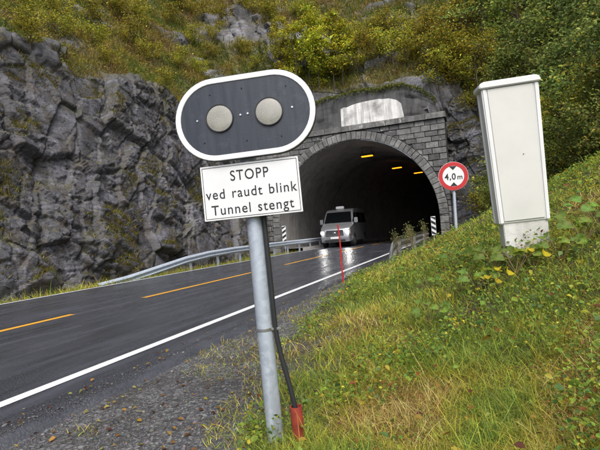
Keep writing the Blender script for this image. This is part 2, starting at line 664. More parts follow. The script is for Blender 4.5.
def line_strip(name, x0, w, y0, y1, mat, z=0.004):
    ys = np.arange(y0, y1 + 0.01, 0.5)
    a = np.stack([x0 - w / 2 + cx(ys), ys, ys * 0 + z], 1)
    b = np.stack([x0 + w / 2 + cx(ys), ys, ys * 0 + z], 1)
    v = np.concatenate([a, b])
    n = len(ys)
    f = [[i, n + i, n + i + 1, i + 1] for i in range(n - 1)]
    return obj(name, np_mesh(name, v, f), mat, road)


line_strip('edge_line', -3.2, 0.115, -40, 70, M['white_line'])
line_strip('edge_line', -9.62, 0.10, -40, 70, M['white_line'])
for a in (-21.2, -13.9, -6.6, 0.75, 7.5, 14.9, 22.2, 29.5, 36.8):
    line_strip('centre_line_dash', -6.24, 0.13, a, a + 5.0, M['yellow_line'])

# ================================================================== hillside (one sheet, U-shaped round the portal)
path = np.array([(-13.5, -60), (-12.2, -20), (-11.7, 0), (-11.5, 8), (-11.45, 16), (-11.6, 23), (-12.2, 26.2), (-12.7, 27.6),
                 (-11.3, 28.5), (-6.5, 28.75), (-3.0, 28.6), (-1.85, 28.35), (-1.5, 28.2), (0.1, 26.9), (2.0, 25.6), (5.5, 23.5),
                 (12, 19), (22, 10), (34, -8), (40, -60)])
zb_k = [-0.4, -0.4, -0.3, -0.3, -0.3, -0.3, -0.3, -0.3, 7.9, 7.9, 7.9, 7.9, 0.2, 0.4, 0.8, 2.5, 5.0, 8.0, 8, 8]
hc_k = [7, 7.5, 8.2, 8.5, 8.5, 8.8, 9.2, 9.5, 2.4, 2.4, 2.4, 2.4, 8.8, 7.4, 6.0, 2.0, 0.8, 0.5, 0.5, 0.5]     # height of bare rock
lean_k = [74, 74, 74, 75, 74, 73, 75, 80, 80, 80, 80, 80, 80, 76, 72, 55, 45, 40, 40, 40]
up_k = [40, 40, 40, 41, 43, 46, 50, 52, 52, 52, 52, 52, 52, 50, 48, 46, 42, 36, 30, 25]
seg = np.sqrt((np.diff(path, axis=0) ** 2).sum(1))
cum = np.concatenate([[0], np.cumsum(seg)])
# dense where the photograph looks
s_at = lambda k: cum[k]
ss = axis((0, s_at(2), 2.0), (s_at(2), s_at(3) - 3, 0.3), (s_at(3) - 3, s_at(6) - 1.0, 0.042), (s_at(6) - 1.0, s_at(8) + 1.0, 0.013), (s_at(8) + 1.0, s_at(11), 0.07), (s_at(11), s_at(13), 0.03), (s_at(13), s_at(15), 0.07), (s_at(15), s_at(17), 0.4), (s_at(17), cum[-1], 2.0))


def smooth_interp(s, ys, w=0.9):
    r = 0
    ks = np.linspace(-w, w, 7)
    for k in ks:
        r = r + np.interp(s + k, cum, ys)
    return r / len(ks)


px, py = smooth_interp(ss, path[:, 0]), smooth_interp(ss, path[:, 1])
tx, ty = np.gradient(px, ss), np.gradient(py, ss)
tl = np.hypot(tx, ty)
tx, ty = tx / tl, ty / tl
nx, ny = -ty, tx                                   # away from the road
zb, hc = smooth_interp(ss, zb_k, 0.08), smooth_interp(ss, hc_k, 0.2)
lean, up = np.radians(smooth_interp(ss, lean_k)), np.radians(smooth_interp(ss, up_k))
q1 = np.stack([px, py, px * 0], 1)
hc = hc + 0.7 * fbm(q1 * 0.35, 3, 40)
tt = np.concatenate([np.linspace(0, 1, 200), 1 + np.cumsum(np.concatenate([np.full(190, 0.085), np.linspace(0.1, 1.4, 55)]))])
nt, ns = len(tt), len(ss)
T = np.tile(tt, (ns, 1))
C = np.minimum(T, 1.0)
U = np.maximum(T - 1.0, 0)
HC = hc[:, None]
H = zb[:, None] + C * HC + U * np.sin(up)[:, None]
O = C * HC / np.tan(lean)[:, None] + U * np.cos(up)[:, None]
PX = px[:, None] + nx[:, None] * O
PY = py[:, None] + ny[:, None] * O
P = np.stack([PX, PY, H], 2)
du = np.gradient(P, axis=0)
dvv = np.gradient(P, axis=1)
NRM = np.cross(du, dvv)
NRM /= np.linalg.norm(NRM, axis=2, keepdims=True) + 1e-9
toward = NRM[..., 0] * -nx[:, None] + NRM[..., 1] * -ny[:, None] + NRM[..., 2] * 0.5
NRM *= np.sign(toward)[..., None]
p = P.reshape(-1, 3)
nr = NRM.reshape(-1, 3)
Rt = rotm(20, -32, 12)
wp = p + 0.06 * np.stack([fbm(p * 0.7, 3, 70), fbm(p * 0.7, 3, 71), fbm(p * 0.7, 3, 72)], 1)
d1, e1, t1 = facet(wp, rotm(20, 10, 0), (2.8, 2.6, 3.2), 1, 0.30)          # big blocks
d2, e2, t2 = facet(wp, rotm(24, 12, 8), (1.6, 1.0, 1.9), 2, 0.22)          # steep joints
d3, e3, t3 = facet(wp, rotm(35, -10, 5), (1.0, 1.0, 0.30), 3, 0.22)         # thin beds
d4, e4, t4 = facet(wp, rotm(-50, 8, 0), (0.6, 0.30, 0.5), 4, 0.25)
d5, e5, t5 = facet(wp, rotm(30, 0, 20), (0.25, 0.24, 0.09), 6, 0.4)
rgh = 0.2 + 0.8 * sstep(-0.22, 0.22, fbm(p * 0.4, 3, 34))
rock_d = 0.62 * d1 + 0.30 * d2 + rgh * (0.20 * d3 + 0.13 * d4 + 0.05 * d5) - 0.07 * (1 - e1) - 0.06 * (1 - e2) - rgh * (0.03 * (1 - e3) + 0.03 * (1 - e4)) + 0.55 * fbm(p * 0.28, 3, 33)
tone = 0.30 * t1 + 0.30 * t2 + 0.22 * t3 + 0.18 * t4 - 0.25 * (1 - e2) - 0.15 * (1 - e3)
outc = fbm(p * np.array([0.33, 0.33, 0.5]), 3, 55)
for (ox, oy, oz, orad) in ((-14.9, 34.2, 16.9, 2.6), (-11.2, 32.6, 15.5, 2.2), (-17.2, 35.0, 18.2, 2.0), (-19.8, 29.0, 15.3, 1.5), (-20.3, 23.2, 13.8, 1.2), (-9.6, 32.5, 14.5, 1.5)):
    outc = outc + 0.7 * np.exp(-(((p - np.array([ox, oy, oz])) ** 2).sum(1)) / orad ** 2)
outc = sstep(0.24, 0.42, outc)        # outcrops on the upper slope
Uf = U.ravel()
edge = sstep(-0.25, 0.35, Uf - 0.0 + 0.9 * fbm(p * 0.8, 4, 60)) * (Uf > 0) + (Uf <= 0) * sstep(0.93, 1.08, C.ravel() + 0.12 * fbm(p * 0.9, 4, 61))
veg = np.clip(edge * (1 - 0.95 * outc), 0, 1)
rt_s = np.repeat(np.interp(ss, cum, [0] * 14 + [0.2, 0.8, 1, 1, 1, 1]), nt)
veg = np.maximum(veg, rt_s)
soil_d = 0.45 * fbm(p * 0.45, 4, 44) + 0.10 * fbm(p * 2.2, 4, 45)
disp = rock_d * (1 - 0.8 * veg) + soil_d * veg + outc * edge * 0.3
foot = sstep(0, 0.06, T.ravel())
disp *= (0.35 + 0.65 * foot)
behind = np.repeat(sstep(6.0, 6.8, zb), nt) * sstep(1.3, 0.9, T.ravel())
disp *= 1 - 0.85 * behind
pd = p + nr * disp[:, None]
hill_f = grid_faces(ns, nt)
hill_me = np_mesh('hillside', pd, hill_f, dict(veg=veg, tone=tone), False)
hill = obj('hillside', hill_me, M['hill'], kind='structure', label='dark fractured rock cut and overgrown mountainside round the tunnel')

bvh = BVHTree.FromPolygons([tuple(v) for v in pd[:, :].tolist()], hill_f.tolist())
gbvh = None


def hill_pt(x, y):
    """highest ground point under (x, y): hillside or bank"""
    h = bvh.ray_cast(Vector((x, y, 120)), Vector((0, 0, -1)))
    z = h[0].z if h[0] is not None else -9
    return max(z, float(bank_z(np.array([x]), np.array([y]))[0]))


# ================================================================== scattered vegetation builders
def leaves_mesh(name, pts, size, cols, up=0.6, aspect=0.62, nrm=None, fold=0.18):
    n = len(pts)
    nv = rng.normal(size=(n, 3))
    nv[:, 2] = np.abs(nv[:, 2]) + up
    if nrm is not None:
        nv = nv * 0.5 + nrm
    nv /= np.linalg.norm(nv, axis=1, keepdims=True)
    a = np.cross(nv, rng.normal(size=(n, 3)))
    a /= np.linalg.norm(a, axis=1, keepdims=True) + 1e-9
    b = np.cross(nv, a)
    s = size[:, None]
    w1, w2 = aspect * 0.5, aspect * 0.38
    base, tip = pts - a * s * 0.5, pts + a * s * 0.5 - nv * s * 0.10
    l1, r1 = pts + b * s * w1 + nv * s * fold - a * s * 0.16, pts - b * s * w1 + nv * s * fold - a * s * 0.16
    l2, r2 = pts + b * s * w2 + nv * s * fold * 0.7 + a * s * 0.2, pts - b * s * w2 + nv * s * fold * 0.7 + a * s * 0.2
    v = np.stack([base, l1, l2, tip, r2, r1], 1).reshape(-1, 3)
    i = np.arange(n)[:, None] * 6
    f = np.concatenate([i + np.array([[0, 3, 2, 1]]), i + np.array([[0, 5, 4, 3]])])
    return np_mesh(name, v, f, dict(col=np.repeat(cols, 6, axis=0)))


def pal(n, cols, weights=None, jit=0.22):
    cols = np.array(cols)
    k = rng.choice(len(cols), n, p=weights)
    c = cols[k] * (1 + rng.normal(0, jit, (n, 1))) + 0
    return np.clip(c * (1 + rng.normal(0, 0.07, (n, 3))), 0.004, 0.9)


def blades_arrays(pts, nrm, length, width, cols, bend=0.5, lean_s=0.35, seg=3):
    n = len(pts)
    up = nrm * 0.35 + np.array([0, 0, 0.8])
    d = up + rng.normal(0, lean_s, (n, 3)) * np.array([1, 1, 0.3])
    d /= np.linalg.norm(d, axis=1, keepdims=True)
    az = rng.uniform(0, 2 * np.pi, n)
    side = np.stack([np.cos(az), np.sin(az), az * 0], 1)
    fall = np.stack([-np.sin(az), np.cos(az), az * 0], 1) * rng.uniform(0.1, 1.0, (n, 1)) * bend
    rows = []
    for k in range(seg + 1):
        t = k / seg
        c = pts + d * (length * t)[:, None] + (fall - np.array([0, 0, 0.5]) * np.linalg.norm(fall, axis=1, keepdims=True)) * (length * t * t)[:, None]
        w = width * (1 - t) ** 0.7 * 0.5
        if k < seg:
            rows += [c - side * w[:, None], c + side * w[:, None]]
        else:
            rows += [c]
    v = np.stack(rows, 1)
    m = 2 * seg + 1
    i = np.arange(n)[:, None] * m
    fs = []
    for k in range(seg - 1):
        fs += [i + np.array([[2 * k, 2 * k + 1, 2 * k + 3]]), i + np.array([[2 * k, 2 * k + 3, 2 * k + 2]])]
    fs += [i + np.array([[2 * seg - 2, 2 * seg - 1, 2 * seg]])]
    base_dark = np.repeat(cols, m, axis=0)
    return v.reshape(-1, 3), np.concatenate(fs), base_dark


def ground_n(x, y):
    e = 0.08
    zx = bank_z(x + e, y) - bank_z(x - e, y)
    zy = bank_z(x, y + e) - bank_z(x, y - e)
    n = np.stack([-zx / (2 * e), -zy / (2 * e), np.ones_like(x)], 1)
    return n / np.linalg.norm(n, axis=1, keepdims=True)


# ------------------------------------------------------------------ grass on the bank
def bank_samples(n, rmin, rmax, amin=-40, amax=38, power=1.0):
    r = rmin * (rmax / rmin) ** rng.uniform(0, 1, n) if power == 1.0 else rng.uniform(rmin, rmax, n)
    a = np.radians(rng.uniform(amin, amax, n))
    x, y = r * np.sin(a), r * np.cos(a)
    q = np.stack([x, y, x * 0], 1)
    d = x - np.interp(y, *X0k) + 0.55 * fbm(q * 1.1, 4, 21) + 0.3 * fbm(q * 5, 3, 22)
    return x, y, d, r


GREEN = [(0.21, 0.27, 0.03), (0.13, 0.20, 0.03), (0.32, 0.35, 0.045), (0.20, 0.27, 0.065)]
OLIVE = [(0.36, 0.34, 0.045), (0.45, 0.40, 0.06), (0.26, 0.24, 0.035)]
STRAW = [(0.48, 0.38, 0.12), (0.36, 0.22, 0.06), (0.24, 0.12, 0.05), (0.58, 0.49, 0.20)]


def grass_cols(x, y, n):
    q = np.stack([x, y, x * 0], 1)
    g = 1.3 * fbm(q * 0.9, 3, 90) + 0.8 * fbm(q * 3.5, 3, 91) + rng.normal(0, 0.25, n)
    out = np.where((g > -0.14)[:, None], pal(n, GREEN, None, 0.32), np.where((g > -0.62)[:, None], pal(n, OLIVE, None, 0.32), pal(n, STRAW, None, 0.35)))
    return out


x, y, d, r = bank_samples(420000, 1.0, 17)
keep = rng.uniform(0, 1, len(x)) < sstep(-0.15, 0.55, d) * np.clip(0.75 + 0.8 * fbm(np.stack([x, y, x * 0], 1) * 2.2, 3, 92), 0.25, 1)
x, y, r = x[keep], y[keep], r[keep]
n = len(x)
z = bank_z(x, y)
qn = np.stack([x, y, x * 0], 1)
ln = (0.075 + 0.06 * np.clip(fbm(qn * 1.2, 3, 93) + 0.3, 0, 1)) * rng.lognormal(0, 0.35, n)
wd = rng.uniform(0.0022, 0.005, n) * np.clip(r / 3.0, 0.8, 3)
v1, f1_, c1 = blades_arrays(np.stack([x, y, z - 0.01], 1), ground_n(x, y), ln, wd, grass_cols(x, y, n), 1.1, 0.6)
# sparse tufts on the gravel verge and along the far ditch
x2, y2, d2_, r2 = bank_samples(90000, 1.0, 17, -70, 10)
q2 = np.stack([x2, y2, x2 * 0], 1)
k2 = (d2_ < 0.1) & (x2 > -2.62) & (fbm(q2 * 1.5, 4, 97) > 0.0)
k2 &= rng.uniform(0, 1, len(x2)) < 0.75
x2, y2 = x2[k2], y2[k2]
n2 = len(x2)
v2, f2_, c2 = blades_arrays(np.stack([x2, y2, bank_z(x2, y2)], 1), ground_n(x2, y2), rng.lognormal(-3.1, 0.4, n2), rng.uniform(0.003, 0.006, n2), pal(n2, GREEN + OLIVE + STRAW), 0.9, 0.7)
n3 = 26000
y3 = rng.uniform(2, 26.5, n3)
x3 = rng.uniform(-11.9, -10.12, n3)
v3, f3_, c3 = blades_arrays(np.stack([x3, y3, bank_z(x3, y3)], 1), ground_n(x3, y3), rng.lognormal(-1.75, 0.4, n3), rng.uniform(0.008, 0.018, n3), pal(n3, GREEN + OLIVE + STRAW[:2]), 0.7, 0.45)
V = np.concatenate([v1, v2, v3])
F = np.concatenate([f1_, f2_ + len(v1), f3_ + len(v1) + len(v2)])
obj('grass', np_mesh('grass', V, F, dict(col=np.concatenate([c1, c2, c3]))), M['grass'], kind='stuff', label='rough autumn grass on the roadside bank')

# low broadleaf weeds between the blades
x, y, d, r = bank_samples(85000, 1.1, 15)
qn = np.stack([x, y, x * 0], 1)
k = (d > 0.05) & (fbm(qn * 1.6, 3, 120) + rng.normal(0, 0.15, len(x)) > 0.0)
x, y, r = x[k], y[k], r[k]
n = len(x)
pts = np.stack([x, y, bank_z(x, y) + rng.uniform(0.03, 0.17, n)], 1)
cc = pal(n, [(0.18, 0.29, 0.045), (0.26, 0.36, 0.05), (0.13, 0.23, 0.07), (0.36, 0.39, 0.05), (0.52, 0.44, 0.05), (0.26, 0.11, 0.04)], [0.34, 0.24, 0.2, 0.12, 0.06, 0.04])
obj('weeds', leaves_mesh('weeds', pts, rng.lognormal(-4.0, 0.36, n) * np.clip(0.62 + r * 0.14, 0.7, 1.6), cc, 1.0, 0.75), M['leaf'], kind='stuff', label='small broad-leaved weeds among the grass')

# fallen leaves on gravel and grass
x, y, d, r = bank_samples(3000, 1.1, 14, -75, 35)
k = (x > -2.9) & (rng.uniform(0, 1, len(x)) < np.where(d < 0, 0.8, 0.22))
x, y, d = x[k], y[k], d[k]
n = len(x)
pts = np.stack([x, y, np.where(x < -2.62, 0.008, bank_z(x, y)) + np.where(d > 0.15, rng.uniform(0.05, 0.15, n), 0.012)], 1)
cc = pal(n, [(0.42, 0.30, 0.05), (0.33, 0.20, 0.04), (0.20, 0.10, 0.03), (0.40, 0.36, 0.10), (0.12, 0.05, 0.03)])
obj('fallen_leaves', leaves_mesh('fallen_leaves', pts, rng.uniform(0.018, 0.042, n), cc, 2.5, 0.7), M['leaf'], kind='stuff', label='yellow and brown leaves lying on gravel and grass')

# gravel stones on the verge
x, y, d, r = bank_samples(90000, 1.2, 11, -72, 8)
k = (x > -2.98 + 0.3 * rng.uniform(0, 1, len(x)) ** 0.5) & (d < 0.25)
x, y = x[k], y[k]
n = len(x)
oct_v = np.array([(1, 0, 0), (-1, 0, 0), (0, 1, 0), (0, -1, 0), (0, 0, 1), (0, 0, -1), (.6, .6, .55), (-.6, .55, .6), (.55, -.6, .6), (-.6, -.6, .5)])
oct_f = np.array([(4, 6, 7), (4, 8, 6), (4, 9, 8), (4, 7, 9), (0, 6, 8), (2, 7, 6), (1, 9, 7), (3, 8, 9), (0, 2, 6), (1, 7, 2), (1, 3, 9), (0, 8, 3), (0, 5, 2), (2, 5, 1), (1, 5, 3), (3, 5, 0)])
sz = rng.lognormal(-5.45, 0.5, n)[:, None, None] * np.clip(rng.normal(1, 0.25, (n, 1, 3)), 0.5, 1.6)
an = rng.uniform(0, 6.28, n)
ca, sa = np.cos(an), np.sin(an)
ov = oct_v[None] * sz * np.clip(rng.normal(1, 0.18, (n, 10, 1)), 0.6, 1.4) * np.array([1, 1, 0.65])
ov = np.stack([ov[..., 0] * ca[:, None] - ov[..., 1] * sa[:, None], ov[..., 0] * sa[:, None] + ov[..., 1] * ca[:, None], ov[..., 2]], 2)
ov += np.stack([x, y, np.where(x < -2.64, 0.002, bank_z(x, y))], 1)[:, None, :]
of = (np.arange(n)[:, None, None] * 10 + oct_f[None]).reshape(-1, 3)
gcol = pal(n, [(0.06, 0.06, 0.064), (0.105, 0.105, 0.11), (0.16, 0.157, 0.153), (0.075, 0.06, 0.047)], [0.45, 0.35, 0.08, 0.12])
mg = N('gravel_stones', 0.7)
mg.base(mg.attr('col', 'Color'))
mg.bump(mg.noise(120, 4), 0.4, 0.004)
obj('gravel', np_mesh('gravel', ov.reshape(-1, 3), of, dict(col=np.repeat(gcol, 10, axis=0))), mg.m, kind='stuff', label='loose dark gravel on the road verge')

# ------------------------------------------------------------------ ground cover on the mountainside
vm = veg.reshape(ns, nt)
PD = pd.reshape(ns, nt, 3)
area_w = np.linalg.norm(np.cross(du, dvv), axis=2)          # surface area each grid point stands for
dist = np.linalg.norm(PD - np.array([0, 0, 1.0]), axis=2)
azm = np.degrees(np.arctan2(PD[..., 0], PD[..., 1]))
vis = (azm > -64) & (azm < 22) & (PD[..., 1] > 2) & (dist < 62)
ledge_n = np.cross(np.gradient(PD, axis=0), np.gradient(PD, axis=1))
ledge_n /= np.linalg.norm(ledge_n, axis=2, keepdims=True) + 1e-9
ledge_n *= np.sign((ledge_n * NRM).sum(2, keepdims=True) + 1e-6)


def hill_sample(n, w):
    w = (w * area_w * vis).ravel()
    idx = rng.choice(len(w), n, p=w / w.sum())
    iu = np.minimum(idx // nt, ns - 2)
    iv = np.minimum(idx % nt, nt - 2)
    a, b = rng.uniform(0, 1, (n, 1)), rng.uniform(0, 1, (n, 1))
    pt = (PD[iu, iv] * (1 - a) + PD[iu + 1, iv] * a) * (1 - b) + (PD[iu, iv + 1] * (1 - a) + PD[iu + 1, iv + 1] * a) * b
    return pt, ledge_n.reshape(-1, 3)[idx], dist.ravel()[idx]


zonal = lambda q, s_, sd: fbm(q * s_, 3, sd)
HCOL_Y = [(0.35, 0.30, 0.06), (0.27, 0.25, 0.06), (0.21, 0.21, 0.055), (0.38, 0.28, 0.05)]
HCOL_G = [(0.12, 0.17, 0.03), (0.17, 0.21, 0.035), (0.08, 0.12, 0.025)]
HCOL_B = [(0.20, 0.15, 0.065), (0.28, 0.23, 0.10), (0.13, 0.09, 0.04), (0.26, 0.14, 0.04)]


def hill_cols(q):
    n = len(q)
    g = zonal(q, 0.5, 130) + 0.5 * zonal(q, 1.9, 131) + rng.normal(0, 0.22, n)
    return np.where((g > 0.10)[:, None], pal(n, HCOL_G), np.where((g > -0.36)[:, None], pal(n, HCOL_Y), pal(n, HCOL_B)))


ptc, pnm, dd = hill_sample(400000, np.clip(vm - 0.25, 0, 1) / np.maximum(dist, 8) ** 0.3)
kk = zonal(ptc, 1.1, 133) + rng.normal(0, 0.25, len(ptc)) > -0.38
ptc, pnm, dd = ptc[kk], pnm[kk], dd[kk]
n = len(ptc)
va, fa, ca_ = blades_arrays(ptc, pnm, rng.lognormal(-1.2, 0.4, n), rng.uniform(0.014, 0.034, n) * np.clip(dd / 20, 0.7, 2), hill_cols(ptc), 0.9, 0.5)
# tufts on rock ledges
lw = sstep(0.2, 0.7, ledge_n[..., 2]) * (1 - vm) * (T < 1.05) * sstep(0.0, 0.25, fbm(p * 0.55, 3, 140).reshape(ns, nt))
ptl, pnl, dl_ = hill_sample(75000, lw)
n = len(ptl)
vb, fb, cb = blades_arrays(ptl, pnl, rng.lognormal(-1.95, 0.4, n), rng.uniform(0.010, 0.022, n), pal(n, HCOL_Y + HCOL_G + HCOL_B[:2] + [(0.10, 0.09, 0.03)] * 2), 1.0, 0.6)
obj('hillside_grass', np_mesh('hillside_grass', np.concatenate([va, vb]), np.concatenate([fa, fb + len(va)]), dict(col=np.concatenate([ca_, cb]))), M['grass'], kind='stuff', label='yellow autumn grass on the slope above the rock face')

ptu, pnu, du_ = hill_sample(200000, np.clip(vm - 0.3, 0, 1))
kk = zonal(ptu, 0.8, 150) + rng.normal(0, 0.15, len(ptu)) > -0.12
ptu, du_ = ptu[kk], du_[kk]
n = len(ptu)
ptu = ptu + np.stack([rng.normal(0, 0.12, n), rng.normal(0, 0.12, n), np.abs(rng.normal(0.12, 0.2, n))], 1)
obj('undergrowth', leaves_mesh('undergrowth', ptu, rng.lognormal(-2.6, 0.35, n), hill_cols(ptu), 0.7), M['leaf'], kind='stuff', label='low leafy undergrowth covering the upper slope')


# ------------------------------------------------------------------ shrubs and trees
def make_plant(name, label, cat, h, rad, nleaf, leaf, cols, weights=None, nlimb=7, trunk_r=0.05, low=0.25, stems=1, group=None, sig=0.14):
    t = thing(name, label, cat, (0, 0, 0), group=group)
    mb = MB()
    tips = []
    for s_ in range(stems):
        bx, by = (0, 0) if stems == 1 else (random.uniform(-.15, .15) * rad, random.uniform(-.15, .15) * rad)
        lx, ly = (random.uniform(-.15, .15) * h, random.uniform(-.15, .15) * h) if stems == 1 else (random.uniform(-.8, .8) * rad, random.uniform(-.8, .8) * rad)
        tp = [Vector((bx + lx * k * k + random.uniform(-.02, .02) * h, by + ly * k * k + random.uniform(-.02, .02) * h, h * 0.92 * k - 0.25 * (k == 0))) for k in (0, .25, .5, .75, 1)]
        mb.tube(tp, [trunk_r * (1 - 0.85 * k) for k in (0, .25, .5, .75, 1)], 7)
        for j in range(nlimb):
            f = low + (1 - low) * (j + random.random()) / nlimb
            i0 = min(int(f * 4), 3)
            st = tp[i0].lerp(tp[i0 + 1], f * 4 - i0)
            a = random.uniform(0, 6.28)
            L = rad * (1.15 - 0.75 * abs(f - 0.45) / 0.55) * random.uniform(0.6, 1.1)
            en_ = st + Vector((math.cos(a) * L, math.sin(a) * L, L * random.uniform(0.15, 0.75)))
            md = st.lerp(en_, 0.5) + Vector((0, 0, L * 0.08))
            mb.tube([st, md, en_], [trunk_r * 0.4, trunk_r * 0.22, trunk_r * 0.06], 5)
            tips += [(st.lerp(en_, q), 1.0) for q in (0.45, 0.7, 0.9, 1.02)]
            for m_ in range(3):
                b0 = st.lerp(en_, random.uniform(0.4, 0.9))
                b1 = b0 + Vector((random.gauss(0, 1), random.gauss(0, 1), random.gauss(0.35, 0.6))) * L * 0.30
                mb.tube([b0, b1], [trunk_r * 0.14, trunk_r * 0.04], 4)
                tips += [(b0.lerp(b1, 0.6), 0.8), (b1, 0.9)]
    obj('trunk', mb.mesh('trunk', smooth=True), M['bark'], t)
    tp_ = np.array([tuple(q[0]) for q in tips])
    dense = rng.uniform(0.15, 1.0, len(tp_)) ** 1.3
    k = rng.choice(len(tp_), nleaf, p=dense / dense.sum())
    pts = tp_[k] + rng.normal(0, 1, (nleaf, 3)) * rad * sig * np.array([1, 1, 0.75])
    clump = rng.uniform(0.55, 1.5, (len(tp_), 1))
    cc = pal(nleaf, cols, weights, 0.18) * clump[k]
    obj('crown', leaves_mesh('crown', pts, rng.lognormal(math.log(leaf), 0.28, nleaf), cc, 0.55), M['leaf'], t)
    return t


YEL = [(0.50, 0.44, 0.04), (0.38, 0.38, 0.045), (0.26, 0.30, 0.045), (0.50, 0.36, 0.03)]
GOLD = [(0.42, 0.36, 0.04), (0.34, 0.27, 0.035), (0.33, 0.34, 0.05), (0.22, 0.25, 0.045)]
MIDG = [(0.20, 0.27, 0.07), (0.27, 0.33, 0.085), (0.15, 0.21, 0.055), (0.43, 0.40, 0.07)]
DARKG = [(0.15, 0.22, 0.06), (0.20, 0.27, 0.075), (0.11, 0.16, 0.045), (0.33, 0.33, 0.065)]
MIXG = [(0.20, 0.26, 0.055), (0.38, 0.36, 0.05), (0.56, 0.45, 0.05), (0.14, 0.20, 0.045)]

kinds = {
    'birch': make_plant('birch_sapling', 'slender birch sapling with thin pale yellow-green leaves on the ledge above the tunnel mouth', 'tree', 4.6, 1.3, 2300, 0.12, YEL, [.3, .3, .32, .08], 11, 0.04, 0.2, 1, 'yellow birch saplings above the tunnel'),
    'gold': make_plant('autumn_shrub', 'low spreading shrub with golden autumn leaves on the tunnel hillside', 'shrub', 1.8, 1.15, 1500, 0.105, GOLD, None, 5, 0.025, 0.15, 4, 'golden shrubs on the rock slope'),
    'bush': make_plant('green_bush', 'rounded green bush growing on the slope right of the tunnel', 'bush', 2.2, 1.4, 2600, 0.10, MIDG, None, 6, 0.03, 0.12, 4, 'green bushes right of the tunnel'),
    'tree': make_plant('deciduous_tree', 'leafy mid-green tree on the wooded slope behind the white cabinet', 'tree', 6.5, 2.3, 6500, 0.125, MIDG, [.4, .3, .2, .1], 14, 0.10, 0.15, 1, 'green trees behind the cabinet'),
    'dark': make_plant('deciduous_tree', 'darker green tree on the wooded slope behind the white cabinet', 'tree', 7.0, 2.4, 6500, 0.12, DARKG, [.35, .3, .25, .1], 14, 0.11, 0.12, 1, 'dark trees behind the cabinet'),
    'mixed': make_plant('turning_tree', 'tree turning from green to yellow on the wooded slope at the right', 'tree', 5.5, 2.0, 5200, 0.09, MIXG, [.3, .25, .3, .15], 12, 0.08, 0.15, 1, 'yellowing trees on the right slope'),
}
used = set()


def plant(kind, x, y, sc, label=None, group=None, dz=0.0):
    z = hill_pt(x, y) + dz
    rz_ = random.uniform(0, 6.28)
    k = kinds[kind]
    if kind not in used:
        used.add(kind)
        k.location = (x, y, z)
        k.rotation_euler = (0, 0, rz_)
        k.scale = (sc, sc, sc)
        if label:
            k['label'] = label
        return k
    return dup(k, (x, y, z), rz_, sc, label, group)


def at_px(pxx, pyy, dist_):
    """world point on the view ray of a photo pixel, at a horizontal range, used to find where on the slope a plant stands"""
    mw = cam_o.matrix_world
    dvec = (mw.to_3x3() @ Vector(((pxx - 300) / 460, -(pyy - 225) / 460, -1))).normalized()
    return mw.translation, dvec


def on_slope(pxx, pyy):
    o_, dvec = at_px(pxx, pyy, 0)
    h = bvh.ray_cast(o_, dvec)
    return h[0]


for a, b, s_ in ((300, 100, 1.1), (318, 90, 1.2), (333, 92, 1.1), (345, 86, 1.0), (307, 74, 0.9), (290, 82, 0.9), (358, 76, 0.7), (326, 74, 0.9), (312, 104, 0.9), (285, 66, 0.7)):
    h = on_slope(a, b)
    if h:
        plant('birch', h.x, h.y, s_)
for a, b, s_ in ((372, 62, 1.0), (392, 58, 1.1), (410, 66, 0.9), (365, 42, 0.9), (385, 40, 1.0), (405, 45, 1.0), (430, 68, 1.1), (438, 88, 1.1), (452, 78, 1.2), (456, 60, 1.2), (440, 50, 1.0), (425, 40, 1.0), (465, 92, 1.0),
                 (180, 70, 0.7), (150, 62, 0.7), (130, 45, 0.8), (95, 48, 0.6), (60, 40, 0.6), (210, 60, 0.6), (190, 45, 0.7), (110, 68, 0.5), (30, 45, 0.6), (165, 95, 0.5), (255, 70, 0.5), (200, 20, 0.9), (170, 25, 0.8), (220, 25, 0.8), (245, 55, 0.7), (280, 62, 0.7), (270, 20, 0.9), (300, 22, 0.9), (140, 25, 0.8), (200, 75, 0.6), (90, 25, 0.8), (120, 20, 0.8), (60, 20, 0.7), (20, 20, 0.7), (250, 12, 1.0), (180, 10, 1.0), (215, 40, 0.7)):
    h = on_slope(a, b)
    if h:
        lab = None if a > 300 else 'low golden-brown shrub on the grassy edge above the left rock cliff'
        plant('gold', h.x, h.y, s_, lab, 'golden shrubs on the rock slope' if a > 300 else 'shrubs above the left cliff')
